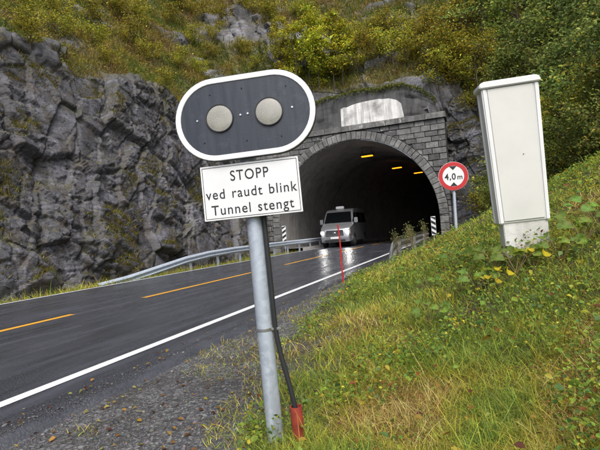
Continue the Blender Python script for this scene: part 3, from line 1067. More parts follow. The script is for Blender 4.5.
for x_, y_, k_, s_ in ((0.6, 25.0, 'gold', 0.8), (2.2, 24.2, 'bush', 1.1), (3.6, 23.0, 'bush', 1.3), (1.5, 25.8, 'bush', 0.9), (5.0, 22.0, 'bush', 1.2), (2.8, 21.0, 'bush', 0.9),
                       (1.2, 22.5, 'bush', 0.6), (2.2, 18.5, 'bush', 0.75), (3.2, 16.0, 'bush', 0.8), (3.5, 13.5, 'bush', 0.7), (4.6, 17.8, 'bush', 1.2), (4.5, 14.5, 'bush', 1.0), (6, 18, 'bush', 1.3),
                       (2.4, 27.0, 'tree', 0.9), (1.0, 28.5, 'mixed', 0.9), (4.0, 26.0, 'tree', 1.1), (6.0, 25.5, 'dark', 1.1), (3.4, 29.5, 'tree', 1.1), (5.5, 29.0, 'mixed', 1.2), (8.0, 24.0, 'tree', 1.1), (7.8, 28.5, 'dark', 1.2),
                       (4.0, 20.0, 'dark', 0.75), (5.2, 19.5, 'mixed', 0.85), (6.2, 22.5, 'tree', 1.0), (5.0, 16.5, 'tree', 0.8), (4.2, 15.0, 'dark', 0.6), (6.4, 15.5, 'mixed', 0.9), (7.6, 19.5, 'dark', 1.1), (9.0, 21.0, 'tree', 1.2),
                       (3.0, 19.2, 'mixed', 0.6), (4.2, 17.0, 'mixed', 0.6), (6.6, 20.5, 'mixed', 0.9), (5.0, 24.0, 'gold', 1.3), (7.2, 17.0, 'gold', 1.3), (3.9, 22.0, 'gold', 1.1), (1.6, 31.5, 'mixed', 1.0), (0.0, 30.5, 'gold', 1.3), (-0.6, 29.5, 'gold', 1.2), (3, 33, 'dark', 1.1), (6, 33, 'tree', 1.2), (9.5, 17.5, 'dark', 1.1), (8.2, 15.0, 'tree', 0.9), (5.6, 12.8, 'bush', 1.1), (6.8, 12.5, 'dark', 0.8),
                       (4.6, 11.6, 'bush', 0.8), (10, 27, 'mixed', 1.2), (11, 24, 'tree', 1.2), (12, 20, 'mixed', 1.2)):
    plant(k_, x_, y_, s_, None, None, -0.1)


# ================================================================== tunnel portal
TY, TR, TS = 27.0, 4.9, 1.55                    # face plane, arch radius, springing height
px0, px1, pz1 = -15.0, -1.0, 6.95               # extent of the stone face
portal = thing('tunnel_portal', 'grey stone-block tunnel mouth with round arch in the mountainside', 'tunnel', (TC, TY, 0))
RING = 0.47


def arch_pts(r, n=48, z0=-0.3):
    return [(r, z0)] + [(r * math.cos(a), TS + r * math.sin(a)) for a in np.linspace(0, math.pi, n)] + [(-r, z0)]


# backing wall behind the blocks
mb = MB()
Lx, Rx = px0 - TC, px1 - TC - 0.02
inner = arch_pts(TR + 0.05)
for i in range(len(inner) - 1):
    (xa, za), (xb, zc) = inner[i], inner[i + 1]

    def outp(xx, zz):
        if zz <= TS:
            return ((Rx, zz) if xx > 0 else (Lx, zz))
        ang = math.atan2(zz - TS, xx)
        t_ = min(((Rx if math.cos(ang) > 0 else Lx) / math.cos(ang)) if abs(math.cos(ang)) > 1e-6 else 1e9, (pz1 - TS) / max(math.sin(ang), 1e-6))
        return (t_ * math.cos(ang), TS + t_ * math.sin(ang))
    oa, ob = outp(xa, za), outp(xb, zc)
    mb.add([(xa, 0.06, za), (xb, 0.06, zc), (ob[0], 0.06, ob[1]), (oa[0], 0.06, oa[1])], [(0, 1, 2, 3)])
mb.box(Rx - 0.02, Rx, 0.06, 1.6, -0.3, pz1)
for sx in (Lx, Rx):                              # fill the two upper corners left by the fan
    pass
backing = obj('mortar_bed', mb.mesh('mortar_bed'), M['mortar'], portal)

# stone blocks (thin prisms with rounded edges), clipped round the arch
bv, bf, btone = [], [], []


def block(poly, depth, tone, inset=0.022):
    """poly [(x,z)] counter-clockwise; bevelled block standing proud of the backing"""
    n = len(poly)
    c = np.mean(poly, axis=0)
    P0 = np.array(poly)
    P1 = P0 + (c - P0) / (np.linalg.norm(c - P0, axis=1, keepdims=True) + 1e-6) * inset * 1.4
    b = len(bv)
    dpt = [random.uniform(-0.012, 0.012) for _ in range(n)]
    bv.extend([(q[0], 0.07, q[1]) for q in P0] + [(q[0], -depth + 0.02, q[1]) for q in P0] + [(q[0], -depth + dpt[i], q[1]) for i, q in enumerate(P1)])
    btone.extend([tone] * (3 * n))
    for k in range(n):
        j = (k + 1) % n
        bf.append((b + k, b + j, b + n + j, b + n + k))
        bf.append((b + n + k, b + n + j, b + 2 * n + j, b + 2 * n + k))
    bf.append(tuple(b + 2 * n + k for k in range(n)))


def flush(name, parent, mat):
    me = bpy.data.meshes.new(name)
    me.from_pydata(bv, [], bf)
    me.attributes.new('tone', 'FLOAT', 'POINT').data.foreach_set('value', np.array(btone, dtype=np.float32))
    o_ = obj(name, me, mat, parent)
    bv.clear(), bf.clear(), btone.clear()
    return o_


zrow = 0.0
row = 0
while zrow < pz1 - 0.1:
    hh = random.uniform(0.29, 0.37)
    if zrow + hh > pz1 - 0.15:
        hh = pz1 - zrow
    xs = Rx
    first = True
    while xs > Lx:
        w_ = random.uniform(0.42, 0.9) if not first else (0.8 if row % 2 else 0.42)
        first = False
        a, b = max(xs - w_, Lx), xs
        g = random.uniform(0.011, 0.02)
        poly = []
        for (xa, za), (xb, zc) in (((a + g, zrow + g), (b - g, zrow + g)), ((b - g, zrow + g), (b - g, zrow + hh - g)), ((b - g, zrow + hh - g), (a + g, zrow + hh - g)), ((a + g, zrow + hh - g), (a + g, zrow + g))):
            for k in range(5):
                poly.append((xa + (xb - xa) * k / 5, za + (zc - za) * k / 5))
        lim = TR + RING + 0.015
        inside = 0
        out = []
        for (qx, qz) in poly:
            if qz < TS:
                if abs(qx) < lim:
                    inside += 1
                    qx = math.copysign(lim, qx)
            else:
                rr = math.hypot(qx, qz - TS)
                if rr < lim:
                    inside += 1
                    qx, qz = qx * lim / rr, TS + (qz - TS) * lim / rr
            out.append((qx, qz))
        ar = 0.5 * abs(sum(out[k][0] * out[(k + 1) % 20][1] - out[(k + 1) % 20][0] * out[k][1] for k in range(20)))
        if inside < 19 and ar > 0.02:
            if inside == 0:
                out = [(a + g, zrow + g), (b - g, zrow + g), (b - g, zrow + hh - g), (a + g, zrow + hh - g)]
            block(out, random.uniform(0.0, 0.045), random.random())
        xs -= w_
    zrow += hh
    row += 1
flush('stone_facing', portal, M['stone'])

# voussoir ring
nvs = 53
angs = np.linspace(0, math.pi, nvs + 1)
for i in range(nvs):
    a0, a1 = angs[i] + 0.0022, angs[i + 1] - 0.0022
    r0, r1 = TR - 0.02, TR + RING + random.uniform(-0.02, 0.0)
    poly = [(r0 * math.cos(a), TS + r0 * math.sin(a)) for a in (a0, a1)][::-1] + [(r1 * math.cos(a), TS + r1 * math.sin(a)) for a in (a0, a1)]
    block(poly, 0.075 + random.uniform(0, 0.03), random.uniform(0.25, 1.0), 0.03)
for sx in (1, -1):
    zz = -0.2
    while zz < TS - 0.05:
        hh = min(0.42, TS - zz)
        x0_, x1_ = sorted((sx * (TR - 0.02), sx * (TR + RING - 0.01)))
        block([(x0_, zz + .012), (x1_, zz + .012), (x1_, zz + hh - .012), (x0_, zz + hh - .012)], 0.075 + random.uniform(0, 0.03), random.uniform(0.3, 1))
        zz += hh
flush('arch_ring', portal, M['stone'])

# capping course: long flat slabs
xs = Rx + 0.08
while xs > Lx:
    w_ = random.uniform(0.9, 1.5)
    block([(xs - w_ + .01, pz1 + 0.012), (xs - .01, pz1 + 0.012), (xs - .01, pz1 + 0.34), (xs - w_ + .01, pz1 + 0.34)], 0.13 + random.uniform(0, 0.02), random.uniform(0.35, 0.9))
    xs -= w_
flush('capping_course', portal, M['stone'])
mb = MB()
mb.box(Lx, Rx + 0.08, -0.09, 1.3, pz1 + 0.005, pz1 + 0.315)
obj('capping_bed', mb.mesh('capping_bed'), M['mortar'], portal)


def vault(name, y0, y1, r, mat, zs=TS, step=1.0):
    ys = np.arange(y0, y1 + 0.01, step)
    pr = arch_pts(r, 40, -0.3)
    v = np.array([[(q[0] + float(cx(TY + yy)), yy, zs - TS + q[1]) for q in pr] for yy in ys]).reshape(-1, 3)
    me = np_mesh(name, v, grid_faces(len(ys), len(pr)), None, True)
    return obj(name, me, mat, portal)


vault('portal_lining', 0.03, 8.03, TR - 0.03, M['lining'], TS, 0.5)
vault('tunnel_lining', 8.0, 60.0, TR - 0.24, M['dark_lining'], TS - 0.05, 1.0)
mb = MB()
o1, i1 = arch_pts(TR, 40, -0.3), arch_pts(TR - 0.24, 40, -0.3)
i1 = [(a, b - 0.05) for a, b in i1]
mb.ring([(a + float(cx(35)), b) for a, b in o1], [(a + float(cx(35)), b) for a, b in i1], 7.9, 8.05)
obj('lining_step', mb.mesh('lining_step'), M['mortar'], portal)
mb = MB()
mb.prism([(a + float(cx(TY + 59.5)), b) for a, b in arch_pts(TR, 30, -0.3)], 59.5, 59.6)
obj('tunnel_end', mb.mesh('tunnel_end'), M['dark_lining'], portal)
# kerb walks inside the tunnel
for sx in (-1, 1):
    ys = np.arange(0.2, 58, 1.0)
    e0, e1 = (TC * 0 + (-2.55 - TC), TR) if sx > 0 else (-TR, -10.1 - TC)
    v = []
    for yy in ys:
        c_ = float(cx(TY + yy))
        v += [(e0 + c_, yy, -0.2), (e0 + c_, yy, 0.14), (e1 + c_, yy, 0.14), (e1 + c_, yy, -0.2)]
    f = [[4 * i + k, 4 * i + k + 1, 4 * i + 5 + k, 4 * i + 4 + k] for i in range(len(ys) - 1) for k in range(3)]
    obj('tunnel_kerb', np_mesh('tunnel_kerb', v, f), M['dark_lining'], portal)

# wall above the portal with the whitewashed patch
uw = thing('retaining_wall', 'dark weathered concrete wall with a whitewashed patch above the tunnel arch', 'wall', (0, 28.45, pz1 + 0.2))
mb = MB()
xs_ = np.linspace(-13.2, -1.5, 40)
zt_ = np.interp(xs_, [-13.2, -9.6, -8.2, -6.5, -4.6, -3.2, -2.4, -1.5], [1.6, 2.1, 2.45, 2.5, 2.5, 2.5, 2.1, 1.2]) + 0.12 * fbm(np.stack([xs_ * 1.6, xs_ * 0, xs_ * 0], 1), 4, 77)
uu, ww = np.meshgrid(np.arange(40), np.linspace(0, 1, 30), indexing='ij')
wx, wz = xs_[uu.astype(int)], -0.5 + (zt_[uu.astype(int)] + 0.5) * ww
wq = np.stack([wx.ravel(), wx.ravel() * 0, wz.ravel()], 1)
wy = -0.10 * fbm(wq * 0.9, 4, 78) - 0.12 * facet(wq, rotm(0, 15, 0), (0.9, 0.9, 0.5), 79, 0.4)[0]
inp = sstep(0.5, 0.0, np.maximum(np.maximum(-7.35 - wq[:, 0], wq[:, 0] + 3.42), wq[:, 2] - 1.8))      # smooth render behind the whitewash
front = np.stack([wq[:, 0], wy * (1 - inp), wq[:, 2]], 1)
top = np.stack([np.repeat(xs_, 2), np.tile([0.4, 1.3], 40), np.repeat(zt_ + 0.05, 2)], 1).reshape(40, 2, 3)
allv = np.concatenate([front.reshape(40, 30, 3), top], 1)
obj('wall_face', np_mesh('wall_face', allv.reshape(-1, 3), grid_faces(40, 32)), M['old_wall'], uw)
mb = MB()
pw = [(-7.35, -0.45), (-3.42, -0.45), (-3.40, 0.6), (-3.45, 0.95), (-3.5, 1.35), (-3.75, 1.60), (-4.2, 1.78), (-4.55, 1.80), (-4.9, 1.86), (-5.8, 1.84), (-6.3, 1.80), (-6.62, 1.74), (-6.9, 1.66), (-7.1, 1.69), (-7.3, 1.6)]
mb.prism(pw, -0.035, 0.02)
obj('whitewashed_patch', mb.mesh('whitewashed_patch', 0.008), M['whitewash'], uw)
mq = rng.uniform(0, 1, (9000, 2))
mi = np.stack([-13.2 + 11.7 * mq[:, 0], rng.normal(0.15, 0.18, 9000), np.interp(-13.2 + 11.7 * mq[:, 0], xs_, zt_) + rng.normal(0.04, 0.07, 9000) - 0.25 * mq[:, 1] ** 6], 1)
obj('wall_moss', leaves_mesh('wall_moss', mi, rng.uniform(0.05, 0.12, 9000), pal(9000, HCOL_G + HCOL_Y[1:3] + [(0.10, 0.10, 0.02)]), 0.6), M['leaf'], uw)

# tunnel lamps
for i, (lx, ly, lz) in enumerate(((-6.15, 30.0, 5.85), (-5.3, 37.2, 5.75), (-4.15, 42.0, 5.7))):
    lt = thing('tunnel_lamp', ('lit orange tunnel lamp nearest the arch, hanging under the vault', 'lit orange tunnel lamp in the middle of the row of three under the vault', 'lit orange tunnel lamp deepest inside, rightmost of the three')[i], 'lamp', (lx, ly, lz), (0, 0, -0.1 - 0.1 * i), 'lamps under the tunnel vault')
    mb = MB()
    mb.box(-0.45, 0.45, -0.18, 0.18, 0.0, 0.14)
    obj('housing', mb.mesh('housing', 0.03), M['plastic'], lt)
    mb = MB()
    mb.box(-0.38, 0.38, -0.13, 0.13, -0.06, -0.003)
    obj('diffuser', mb.mesh('diffuser', 0.02), M['lamp'], lt)
    mb = MB()
    for sx in (-0.33, 0.33):
        mb.tube([(sx, 0, 0.13), (sx, 0, 0.75)], 0.015, 6)
    obj('hanger', mb.mesh('hanger'), M['plastic'], lt)


# ================================================================== guard rails
def w_rail(name, label, pts, mat, hs=1.0):
    """pts: (x, y, ztop) along the rail; W profile beam, posts"""
    t = thing(name, label, 'guard rail', pts[0])
    org = Vector(pts[0])
    prof = [(0.0, 0.0), (0.06, -0.035), (0.075, -0.075), (0.02, -0.115), (0.02, -0.165), (0.075, -0.205), (0.06, -0.245), (0.0, -0.285)]
    prof = [(a_, b_ * hs) for a_, b_ in prof]
    dense = []
    for i in range(len(pts) - 1):
        for k in range(8):
            dense.append(Vector(pts[i]).lerp(Vector(pts[i + 1]), k / 8))
    dense.append(Vector(pts[-1]))
    v, f = [], []
    n = len(prof)
    side = -1 if pts[0][0] > -6 else 1
    for i, q in enumerate(dense):
        dd_ = dense[min(i + 1, len(dense) - 1)] - dense[max(i - 1, 0)]
        nn = Vector((dd_.y, -dd_.x, 0)).normalized() * side
        for (o_, z_) in prof:
            v.append(q + nn * o_ + Vector((0, 0, z_)) - org)
        for (o_, z_) in prof:
            v.append(q + nn * (o_ - 0.012) + Vector((0, 0, z_)) - org)
    for i in range(len(dense) - 1):
        for k in range(n - 1):
            a = i * 2 * n + k
            f += [(a, a + 1, a + 2 * n + 1, a + 2 * n), (a + n, a + 3 * n, a + 3 * n + 1, a + n + 1)]
        for k in (0, n - 1):
            a = i * 2 * n + k
            f.append((a, a + n, a + 3 * n, a + 2 * n))
    f += [tuple(range(n)) + tuple(range(2 * n - 1, n - 1, -1))]
    mb = MB()
    mb.add(v, f)
    obj('rail_beam', mb.mesh('rail_beam', smooth=True, angle=60), mat, t)
    return t, org, side


left_pts = [(-10.45, 10.6, 0.02), (-10.38, 11.8, 0.12), (-10.3, 13.2, 0.30), (-10.25, 14.8, 0.50), (-10.22, 16.4, 0.61), (-10.22, 18.5, 0.66), (-10.22, 22, 0.68), (-10.25, 27, 0.68), (-10.2, 31, 0.68), (-9.9, 36, 0.68)]
t, org, sd = w_rail('guard_rail', 'galvanised guard rail along the rock face, its near end bent down into the ground', left_pts, M['galv'])
for yy in np.arange(13.2, 34, 2.0):
    zt = np.interp(yy, [q[1] for q in left_pts], [q[2] for q in left_pts])
    xx = np.interp(yy, [q[1] for q in left_pts], [q[0] for q in left_pts]) - 0.07
    mb = MB()
    mb.box(xx - 0.05 - org.x, xx + 0.05 - org.x, yy - 0.03 - org.y, yy + 0.03 - org.y, -0.4 - org.z, zt - 0.06 - org.z)
    obj('post', mb.mesh('post', 0.006), M['galv'], t)
right_pts = [(-2.28, 13.4, 0.16), (-2.29, 13.7, 0.40), (-2.31, 14.2, 0.60), (-2.34, 15.2, 0.70), (-2.36, 16.5, 0.72), (-2.36, 19, 0.70), (-2.36, 22.5, 0.72), (-2.3, 26.7, 0.72)]
mossy = N('mossy_galvanised_steel', 0.6, 0.3)
mc = mossy.ramp(mossy.noise(5, 7, 0.7), [(0.35, (0.16, 0.165, 0.168)), (0.6, (0.28, 0.285, 0.285))])
mossy.base(mossy.mix(mossy.ramp(mossy.noise(9, 6, 0.7), [(0.5, 0.0), (0.62, 0.8)]), mc, (0.07, 0.07, 0.03)))
t, org, sd = w_rail('guard_rail', 'weathered mossy guard rail half hidden by the grass bank at the right', right_pts, mossy.m, 1.5)
for yy in np.arange(15.0, 26.6, 4.0):
    zt = np.interp(yy, [q[1] for q in right_pts], [q[2] for q in right_pts])
    mb = MB()
    mb.box(-2.29 - org.x, -2.19 - org.x, yy - 0.03 - org.y, yy + 0.03 - org.y, -0.3 - org.z, zt - 0.12 - org.z)
    obj('post', mb.mesh('post', 0.006), mossy.m, t)

# black and white striped marker boards on both sides of the tunnel mouth
for i, (mx_, my_, mz_) in enumerate(((-11.0, 26.5, 0.55), (-2.02, 26.5, 0.42))):
    mk = thing('marker_board', ('black and white striped marker board at the left side of the tunnel mouth', 'black and white striped marker board at the right side of the tunnel mouth')[i], 'road marker', (mx_, my_, mz_), (0, 0, R(10)), 'striped boards at the tunnel mouth')
    mb = MB()
    mb.box(-0.125, 0.125, 0, 0.012, 0, 1.05)
    obj('board', mb.mesh('board', 0.003), M['white'], mk)
    mb = MB()
    sl = 0.16 * (1 if i else -1)
    for k in range(-1, 5):
        z0 = 0.02 + k * 0.30
        poly = [(-0.118, z0 + sl / 2), (0.118, z0 - sl / 2), (0.118, z0 - sl / 2 + 0.15), (-0.118, z0 + sl / 2 + 0.15)]
        poly = [(a, min(max(b, 0.01), 1.04)) for a, b in poly]
        if max(b for _, b in poly) - min(b for _, b in poly) > 0.08:
            mb.prism(poly, -0.004, -0.001)
    obj('stripe', mb.mesh('stripe'), M['ink'], mk)
    mb = MB()
    mb.tube([(0, 0.035, -1.0), (0, 0.035, 1.0)], 0.025, 8)
    obj('post', mb.mesh('post'), M['galv'], mk)


# ================================================================== writing
def text_part(body, w, h, mat, parent, loc, name='lettering', bold=0.012, fit_cap=True):
    cu = bpy.data.curves.new('txt', 'FONT')
    cu.body = body
    cu.size = 1
    cu.offset = bold
    cu.space_character = 1.14
    cu.space_word = 1.25
    cu.extrude = 0.002
    to = bpy.data.objects.new('txt', cu)
    col.objects.link(to)
    dg = bpy.context.evaluated_depsgraph_get()
    me = bpy.data.meshes.new_from_object(to.evaluated_get(dg))
    bpy.data.objects.remove(to)
    n = len(me.vertices)
    c = np.zeros(n * 3, dtype=np.float32)
    me.vertices.foreach_get('co', c)
    c = c.reshape(-1, 3)
    x0, x1 = c[:, 0].min(), c[:, 0].max()
    c[:, 0] = (c[:, 0] - (x0 + x1) / 2) * w / (x1 - x0)
    cap = 0.73
    c[:, 1] *= h / cap
    out = np.stack([c[:, 0], -c[:, 2] * 0.2, c[:, 1]], 1).astype(np.float32)
    me.vertices.foreach_set('co', out.ravel())
    me.update()
    me.materials.clear()
    return obj(name, me, mat, parent, loc)


def circle(r, n=48, cx_=0, cz=0):
    return [(cx_ + r * math.cos(2 * math.pi * k / n), cz + r * math.sin(2 * math.pi * k / n)) for k in range(n)]


def stadium(w, h, n=24):
    r = h / 2
    c = w / 2 - r
    return [(c + r * math.cos(a), r * math.sin(a)) for a in np.linspace(-math.pi / 2, math.pi / 2, n)] + [(-c + r * math.cos(a), r * math.sin(a)) for a in np.linspace(math.pi / 2, 3 * math.pi / 2, n)]


# ================================================================== signal post in front
post = thing('warning_signal', 'dark oval signal with two grey lenses above a white STOPP plate on a steel post', 'road signal', (-0.985, 2.075, 0.0), (0, R(-1.5), R(13.5)))
PR = 0.040
mb = MB()
mb.tube([(0, 0, -0.3), (0, 0, 1.72)], PR, 32)
obj('pole', mb.mesh('pole', smooth=True), M['galv'], post)
mb = MB()
mb.tube([(0, 0, 1.72), (0, 0, 1.735)], [PR + 0.002, PR - 0.012], 32)
obj('pole_cap', mb.mesh('pole_cap', smooth=True), M['black'], post)
SX, SZ = 0.02, 1.637
pan = bpy.data.objects.new('signal_panel', None)
W_, H_ = 0.69, 0.402
mb = MB()
mb.prism(stadium(W_ - 0.012, H_ - 0.012), -0.085, -0.047)
mb_pan = mb.mesh('signal_panel', 0.003, smooth=True)
pan = obj('signal_panel', mb_pan, M['panel'], post, (SX, 0, SZ))
pan.rotation_euler = (0, R(-0.5), 0)
mb = MB()
mb.ring(stadium(W_, H_), stadium(W_ - 0.052, H_ - 0.052), -0.089, -0.060)
obj('white_border', mb.mesh('white_border', 0.0015, smooth=True), M['white'], pan)
mb = MB()
mb.ring(stadium(W_ + 0.005, H_ + 0.005), stadium(W_ - 0.002, H_ - 0.002), -0.0875, -0.058)
obj('panel_edge', mb.mesh('panel_edge', 0.001, smooth=True), M['black'], pan)
for sx in (-0.122, 0.122):
    mb = MB()
    ln_ = circle(0.066, 48)
    rings = [(0.066, -0.088), (0.065, -0.0905), (0.05, -0.0935), (0.03, -0.095), (0.012, -0.0955)]
    vs, fs = [], []
    for rr_, yy_ in rings:
        vs += [(sx + rr_ * math.cos(2 * math.pi * k / 48), yy_, 0.003 + rr_ * math.sin(2 * math.pi * k / 48)) for k in range(48)]
    for i in range(len(rings) - 1):
        fs += [(i * 48 + k, i * 48 + (k + 1) % 48, (i + 1) * 48 + (k + 1) % 48, (i + 1) * 48 + k) for k in range(48)]
    fs.append(tuple(range((len(rings) - 1) * 48, len(rings) * 48)))
    mb.add(vs, fs)
    le = obj('lens', mb.mesh('lens', smooth=True), M['lens'], pan)
    mb = MB()
    mb.ring(circle(0.0685, 48, sx, 0.003), circle(0.064, 48, sx, 0.003), -0.0945, -0.084)
    obj('lens_rim', mb.mesh('lens_rim', 0.001, smooth=True), M['black'], le)
for sx, sz in ((-0.235, 0.005), (-0.018, 0.006), (0.018, 0.008), (0.235, 0.008), (0.0, 0.135), (0.0, -0.12), (-0.16, 0.125), (0.215, 0.115), (-0.21, -0.105), (0.17, -0.12)):
    mb = MB()
    big_ = abs(sz) < 0.05
    mb.prism(circle(0.005 if big_ else 0.0035, 14, sx, sz), -0.0895, -0.083)
    obj('screw', mb.mesh('screw', 0.001), M['steel'] if big_ else M['black'], pan)
plate = None
PW, PH = 0.487, 0.268
mb = MB()
mb.box(-PW / 2, PW / 2, -0.066, -0.062, -PH / 2, PH / 2)
plate = obj('text_plate', mb.mesh('text_plate', 0.001), M['white'], post, (0.012, 0, 1.282))
mb = MB()
mb.ring([(-PW / 2 + .008, -PH / 2 + .008), (PW / 2 - .008, -PH / 2 + .008), (PW / 2 - .008, PH / 2 - .008), (-PW / 2 + .008, PH / 2 - .008)],
        [(-PW / 2 + .0105, -PH / 2 + .0105), (PW / 2 - .0105, -PH / 2 + .0105), (PW / 2 - .0105, PH / 2 - .0105), (-PW / 2 + .0105, PH / 2 - .0105)], -0.0668, -0.0655)
obj('plate_outline', mb.mesh('plate_outline'), M['ink'], plate)
text_part('STOPP', 0.190, 0.052, M['ink'], plate, (0.0, -0.0668, 0.052), bold=0.003)
text_part('ved raudt blink', 0.452, 0.050, M['ink'], plate, (0.0, -0.0668, -0.030), bold=0.003)
text_part('Tunnel stengt', 0.408, 0.050, M['ink'], plate, (0.0, -0.0668, -0.108), bold=0.003)
for zz in (1.52, 1.23, 1.34):
    mb = MB()
    mb.tube([(0, 0, zz - 0.015), (0, 0, zz + 0.015)], PR + 0.006, 24)
    mb.box(-0.03, 0.03, -0.062 if zz < 1.4 else -0.05, -0.035, zz - 0.015, zz + 0.015)
    obj('bracket', mb.mesh('bracket', 0.002), M['steel'], post)
# hose clamp, cable and red duct
mb = MB()
mb.tube([(0, 0, 0.585), (0, 0, 0.600)], PR + 0.003, 32)
mb.box(0.03, 0.085, -0.022, 0.012, 0.586, 0.599)
obj('hose_clamp', mb.mesh('hose_clamp', 0.002), M['steel'], post)
mb = MB()
cab_pts = [(0.052, -0.012, 1.42), (0.053, -0.012, 1.0), (0.054, -0.012, 0.8), (0.055, -0.012, 0.62), (0.058, -0.012, 0.55), (0.072, -0.015, 0.45), (0.095, -0.02, 0.34), (0.108, -0.025, 0.27), (0.118, -0.028, 0.20), (0.122, -0.03, 0.10)]
mb.tube(cab_pts, 0.0125, 14)
obj('cable', mb.mesh('cable', smooth=True), M['black'], post)
mb = MB()
N_ = 20
oc, ic = 0.030, 0.026
vs = [(0.122 + r_ * math.cos(2 * math.pi * k / N_), -0.03 + r_ * math.sin(2 * math.pi * k / N_), z_) for r_, z_ in ((oc, -0.2), (oc, 0.215), (ic, 0.215), (ic, 0.0)) for k in range(N_)]
mb.add(vs, [(i * N_ + k, i * N_ + (k + 1) % N_, (i + 1) * N_ + (k + 1) % N_, (i + 1) * N_ + k) for i in range(3) for k in range(N_)])
obj('cable_duct', mb.mesh('cable_duct', smooth=True), M['red_tube'], post)

# ================================================================== height limit sign
hs_z = float(bank_z(np.array([-0.23]), np.array([10.1]))[0])
sg = thing('height_limit_sign', 'round red-bordered sign reading 4,0 m on a grey post in the grass', 'road sign', (-0.32, 10.2, hs_z), (0, R(1.0), R(10)))
HZ = 2.02 - hs_z
mb = MB()
mb.tube([(0, 0.05, -0.3), (0, 0.05, HZ + 0.2)], 0.034, 16)
obj('pole', mb.mesh('pole', smooth=True), M['galv'], sg)
mb = MB()
mb.prism(circle(0.302, 64, 0, HZ), -0.004, 0.004)
face = obj('sign_face', mb.mesh('sign_face', 0.001), M['white'], sg)
mb = MB()
mb.ring(circle(0.297, 64, 0, HZ), circle(0.218, 64, 0, HZ), -0.008, -0.003)
obj('red_border', mb.mesh('red_border'), M['red'], face)
mb = MB()
for s_ in (1, -1):
    mb.prism([(-0.072, HZ + s_ * 0.208), (0.072, HZ + s_ * 0.208), (0.0, HZ + s_ * 0.130)], -0.0095, -0.0085)
obj('clearance_arrow', mb.mesh('clearance_arrow'), M['ink'], face)
text_part('4,0', 0.225, 0.135, M['ink'], face, (-0.065, -0.0075, HZ - 0.070), bold=0.018)
text_part('m', 0.10, 0.105, M['ink'], face, (0.130, -0.0075, HZ - 0.070), bold=0.014)

# ================================================================== utility cabinet
cb_x, cb_y = 0.415, 4.48
cbz = float(bank_z(np.array([cb_x]), np.array([cb_y]))[0])
cbt = thing('utility_cabinet', 'tall pale grey roadside utility cabinet leaning on the grass bank', 'cabinet', (cb_x, cb_y, cbz - 0.10), (R(2.5), R(-2.4), R(12.5)))
W_, D_, B_, T_ = 0.445, 0.18, 0.35, 1.56
mb = MB()
mb.box(-W_ / 2 + 0.035, W_ / 2 - 0.015, -D_ / 2 + 0.02, D_ / 2 - 0.02, -0.35, B_ + 0.01)
obj('plinth', mb.mesh('plinth', 0.006), M['plinth'], cbt)
mb = MB()
mb.box(-W_ / 2 + 0.012, W_ / 2 - 0.012, -D_ / 2 + 0.012, D_ / 2, B_, T_ - 0.035)
obj('body', mb.mesh('body', 0.004), M['cab'], cbt)
mb = MB()
mb.box(-W_ / 2 + 0.046, W_ / 2 - 0.046, -D_ / 2 + 0.003, -D_ / 2 + 0.014, B_ + 0.02, T_ - 0.045)
dr = obj('door', mb.mesh('door', 0.002), M['cab'], cbt)
for sx in (-1, 1):
    a, b = sorted((sx * W_ / 2, sx * (W_ / 2 - 0.042)))
    mb = MB()
    mb.box(a, b, -D_ / 2, -D_ / 2 + 0.05, B_ - 0.004, T_ - 0.034)
    mb.box(a, b, D_ / 2 - 0.03, D_ / 2 + 0.002, B_ - 0.004, T_ - 0.034)
    obj('corner_trim', mb.mesh('corner_trim', 0.010, 3, True), M['cab_trim'], cbt)
mb = MB()
mb.prism([(-W_ / 2 - 0.018, T_ - 0.036), (W_ / 2 + 0.012, T_ - 0.036), (W_ / 2 + 0.012, T_), (W_ / 2 - 0.02, T_ + 0.022), (-W_ / 2 + 0.015, T_ + 0.022), (-W_ / 2 - 0.018, T_)], -D_ / 2 - 0.015, D_ / 2 + 0.02)
obj('lid', mb.mesh('lid', 0.008, 3, True), M['cab_trim'], cbt)
for px_, pz_ in ((0.05, 0.93), (-0.05, 0.2), (0.14, 0.26)):
    mb = MB()
    mb.prism(circle(0.006, 12, px_, pz_), -D_ / 2 - 0.001, -D_ / 2 + 0.006)
    obj('rivet', mb.mesh('rivet'), M['steel'], dr)

for part_ in [c_ for c_ in cbt.children] + list(dr.children):      # the body widens slightly towards the lid
    for v_ in part_.data.vertices:
        v_.co.x *= 1 + (v_.co.z - 0.98) * 0.10

# ================================================================== red snow pole
sp = thing('snow_pole', 'thin red snow pole standing on the verge at the road edge', 'marker pole', (-2.46, 8.75, -0.05))
mb = MB()
mb.tube([(0, 0, -0.3), (0.0, 0, 0.9), (-0.02, 0, 1.22)], 0.015, 12)
obj('pole', mb.mesh('pole', smooth=True), M['red'], sp)
mb = MB()
mb.tube([(0, 0, 0.86), (0, 0, 0.95)], 0.0175, 12)
obj('reflector_band', mb.mesh('reflector_band', smooth=True), M['red_tube'], sp)

# ================================================================== van
van = thing('passenger_van', 'silver van with lit headlights driving out of the tunnel in the far lane', 'van', (-8.25, 28.3, 0.0), (0, 0, R(1.5)))
van.scale = (1.06, 1.0, 1.12)
prof = [(0.10, 0.30), (0.02, 0.42), (0.0, 0.62), (0.02, 0.86), (0.10, 1.03), (0.22, 1.12), (0.86, 1.30), (1.02, 1.42), (1.52, 2.05), (1.66, 2.17), (1.95, 2.24), (3.4, 2.29), (5.2, 2.26), (5.42, 2.12), (5.5, 1.2), (5.5, 0.45), (5.42, 0.30)]
prof_c = (2.7, 1.1)


def vx(xf, zz, yy):
    hw = 1.0
    if zz > 1.15:
        hw -= 0.13 * (zz - 1.15)
    if yy < 0.9 and zz < 1.35:
        hw -= 0.10 * (1 - yy / 0.9) ** 2
    return xf * hw


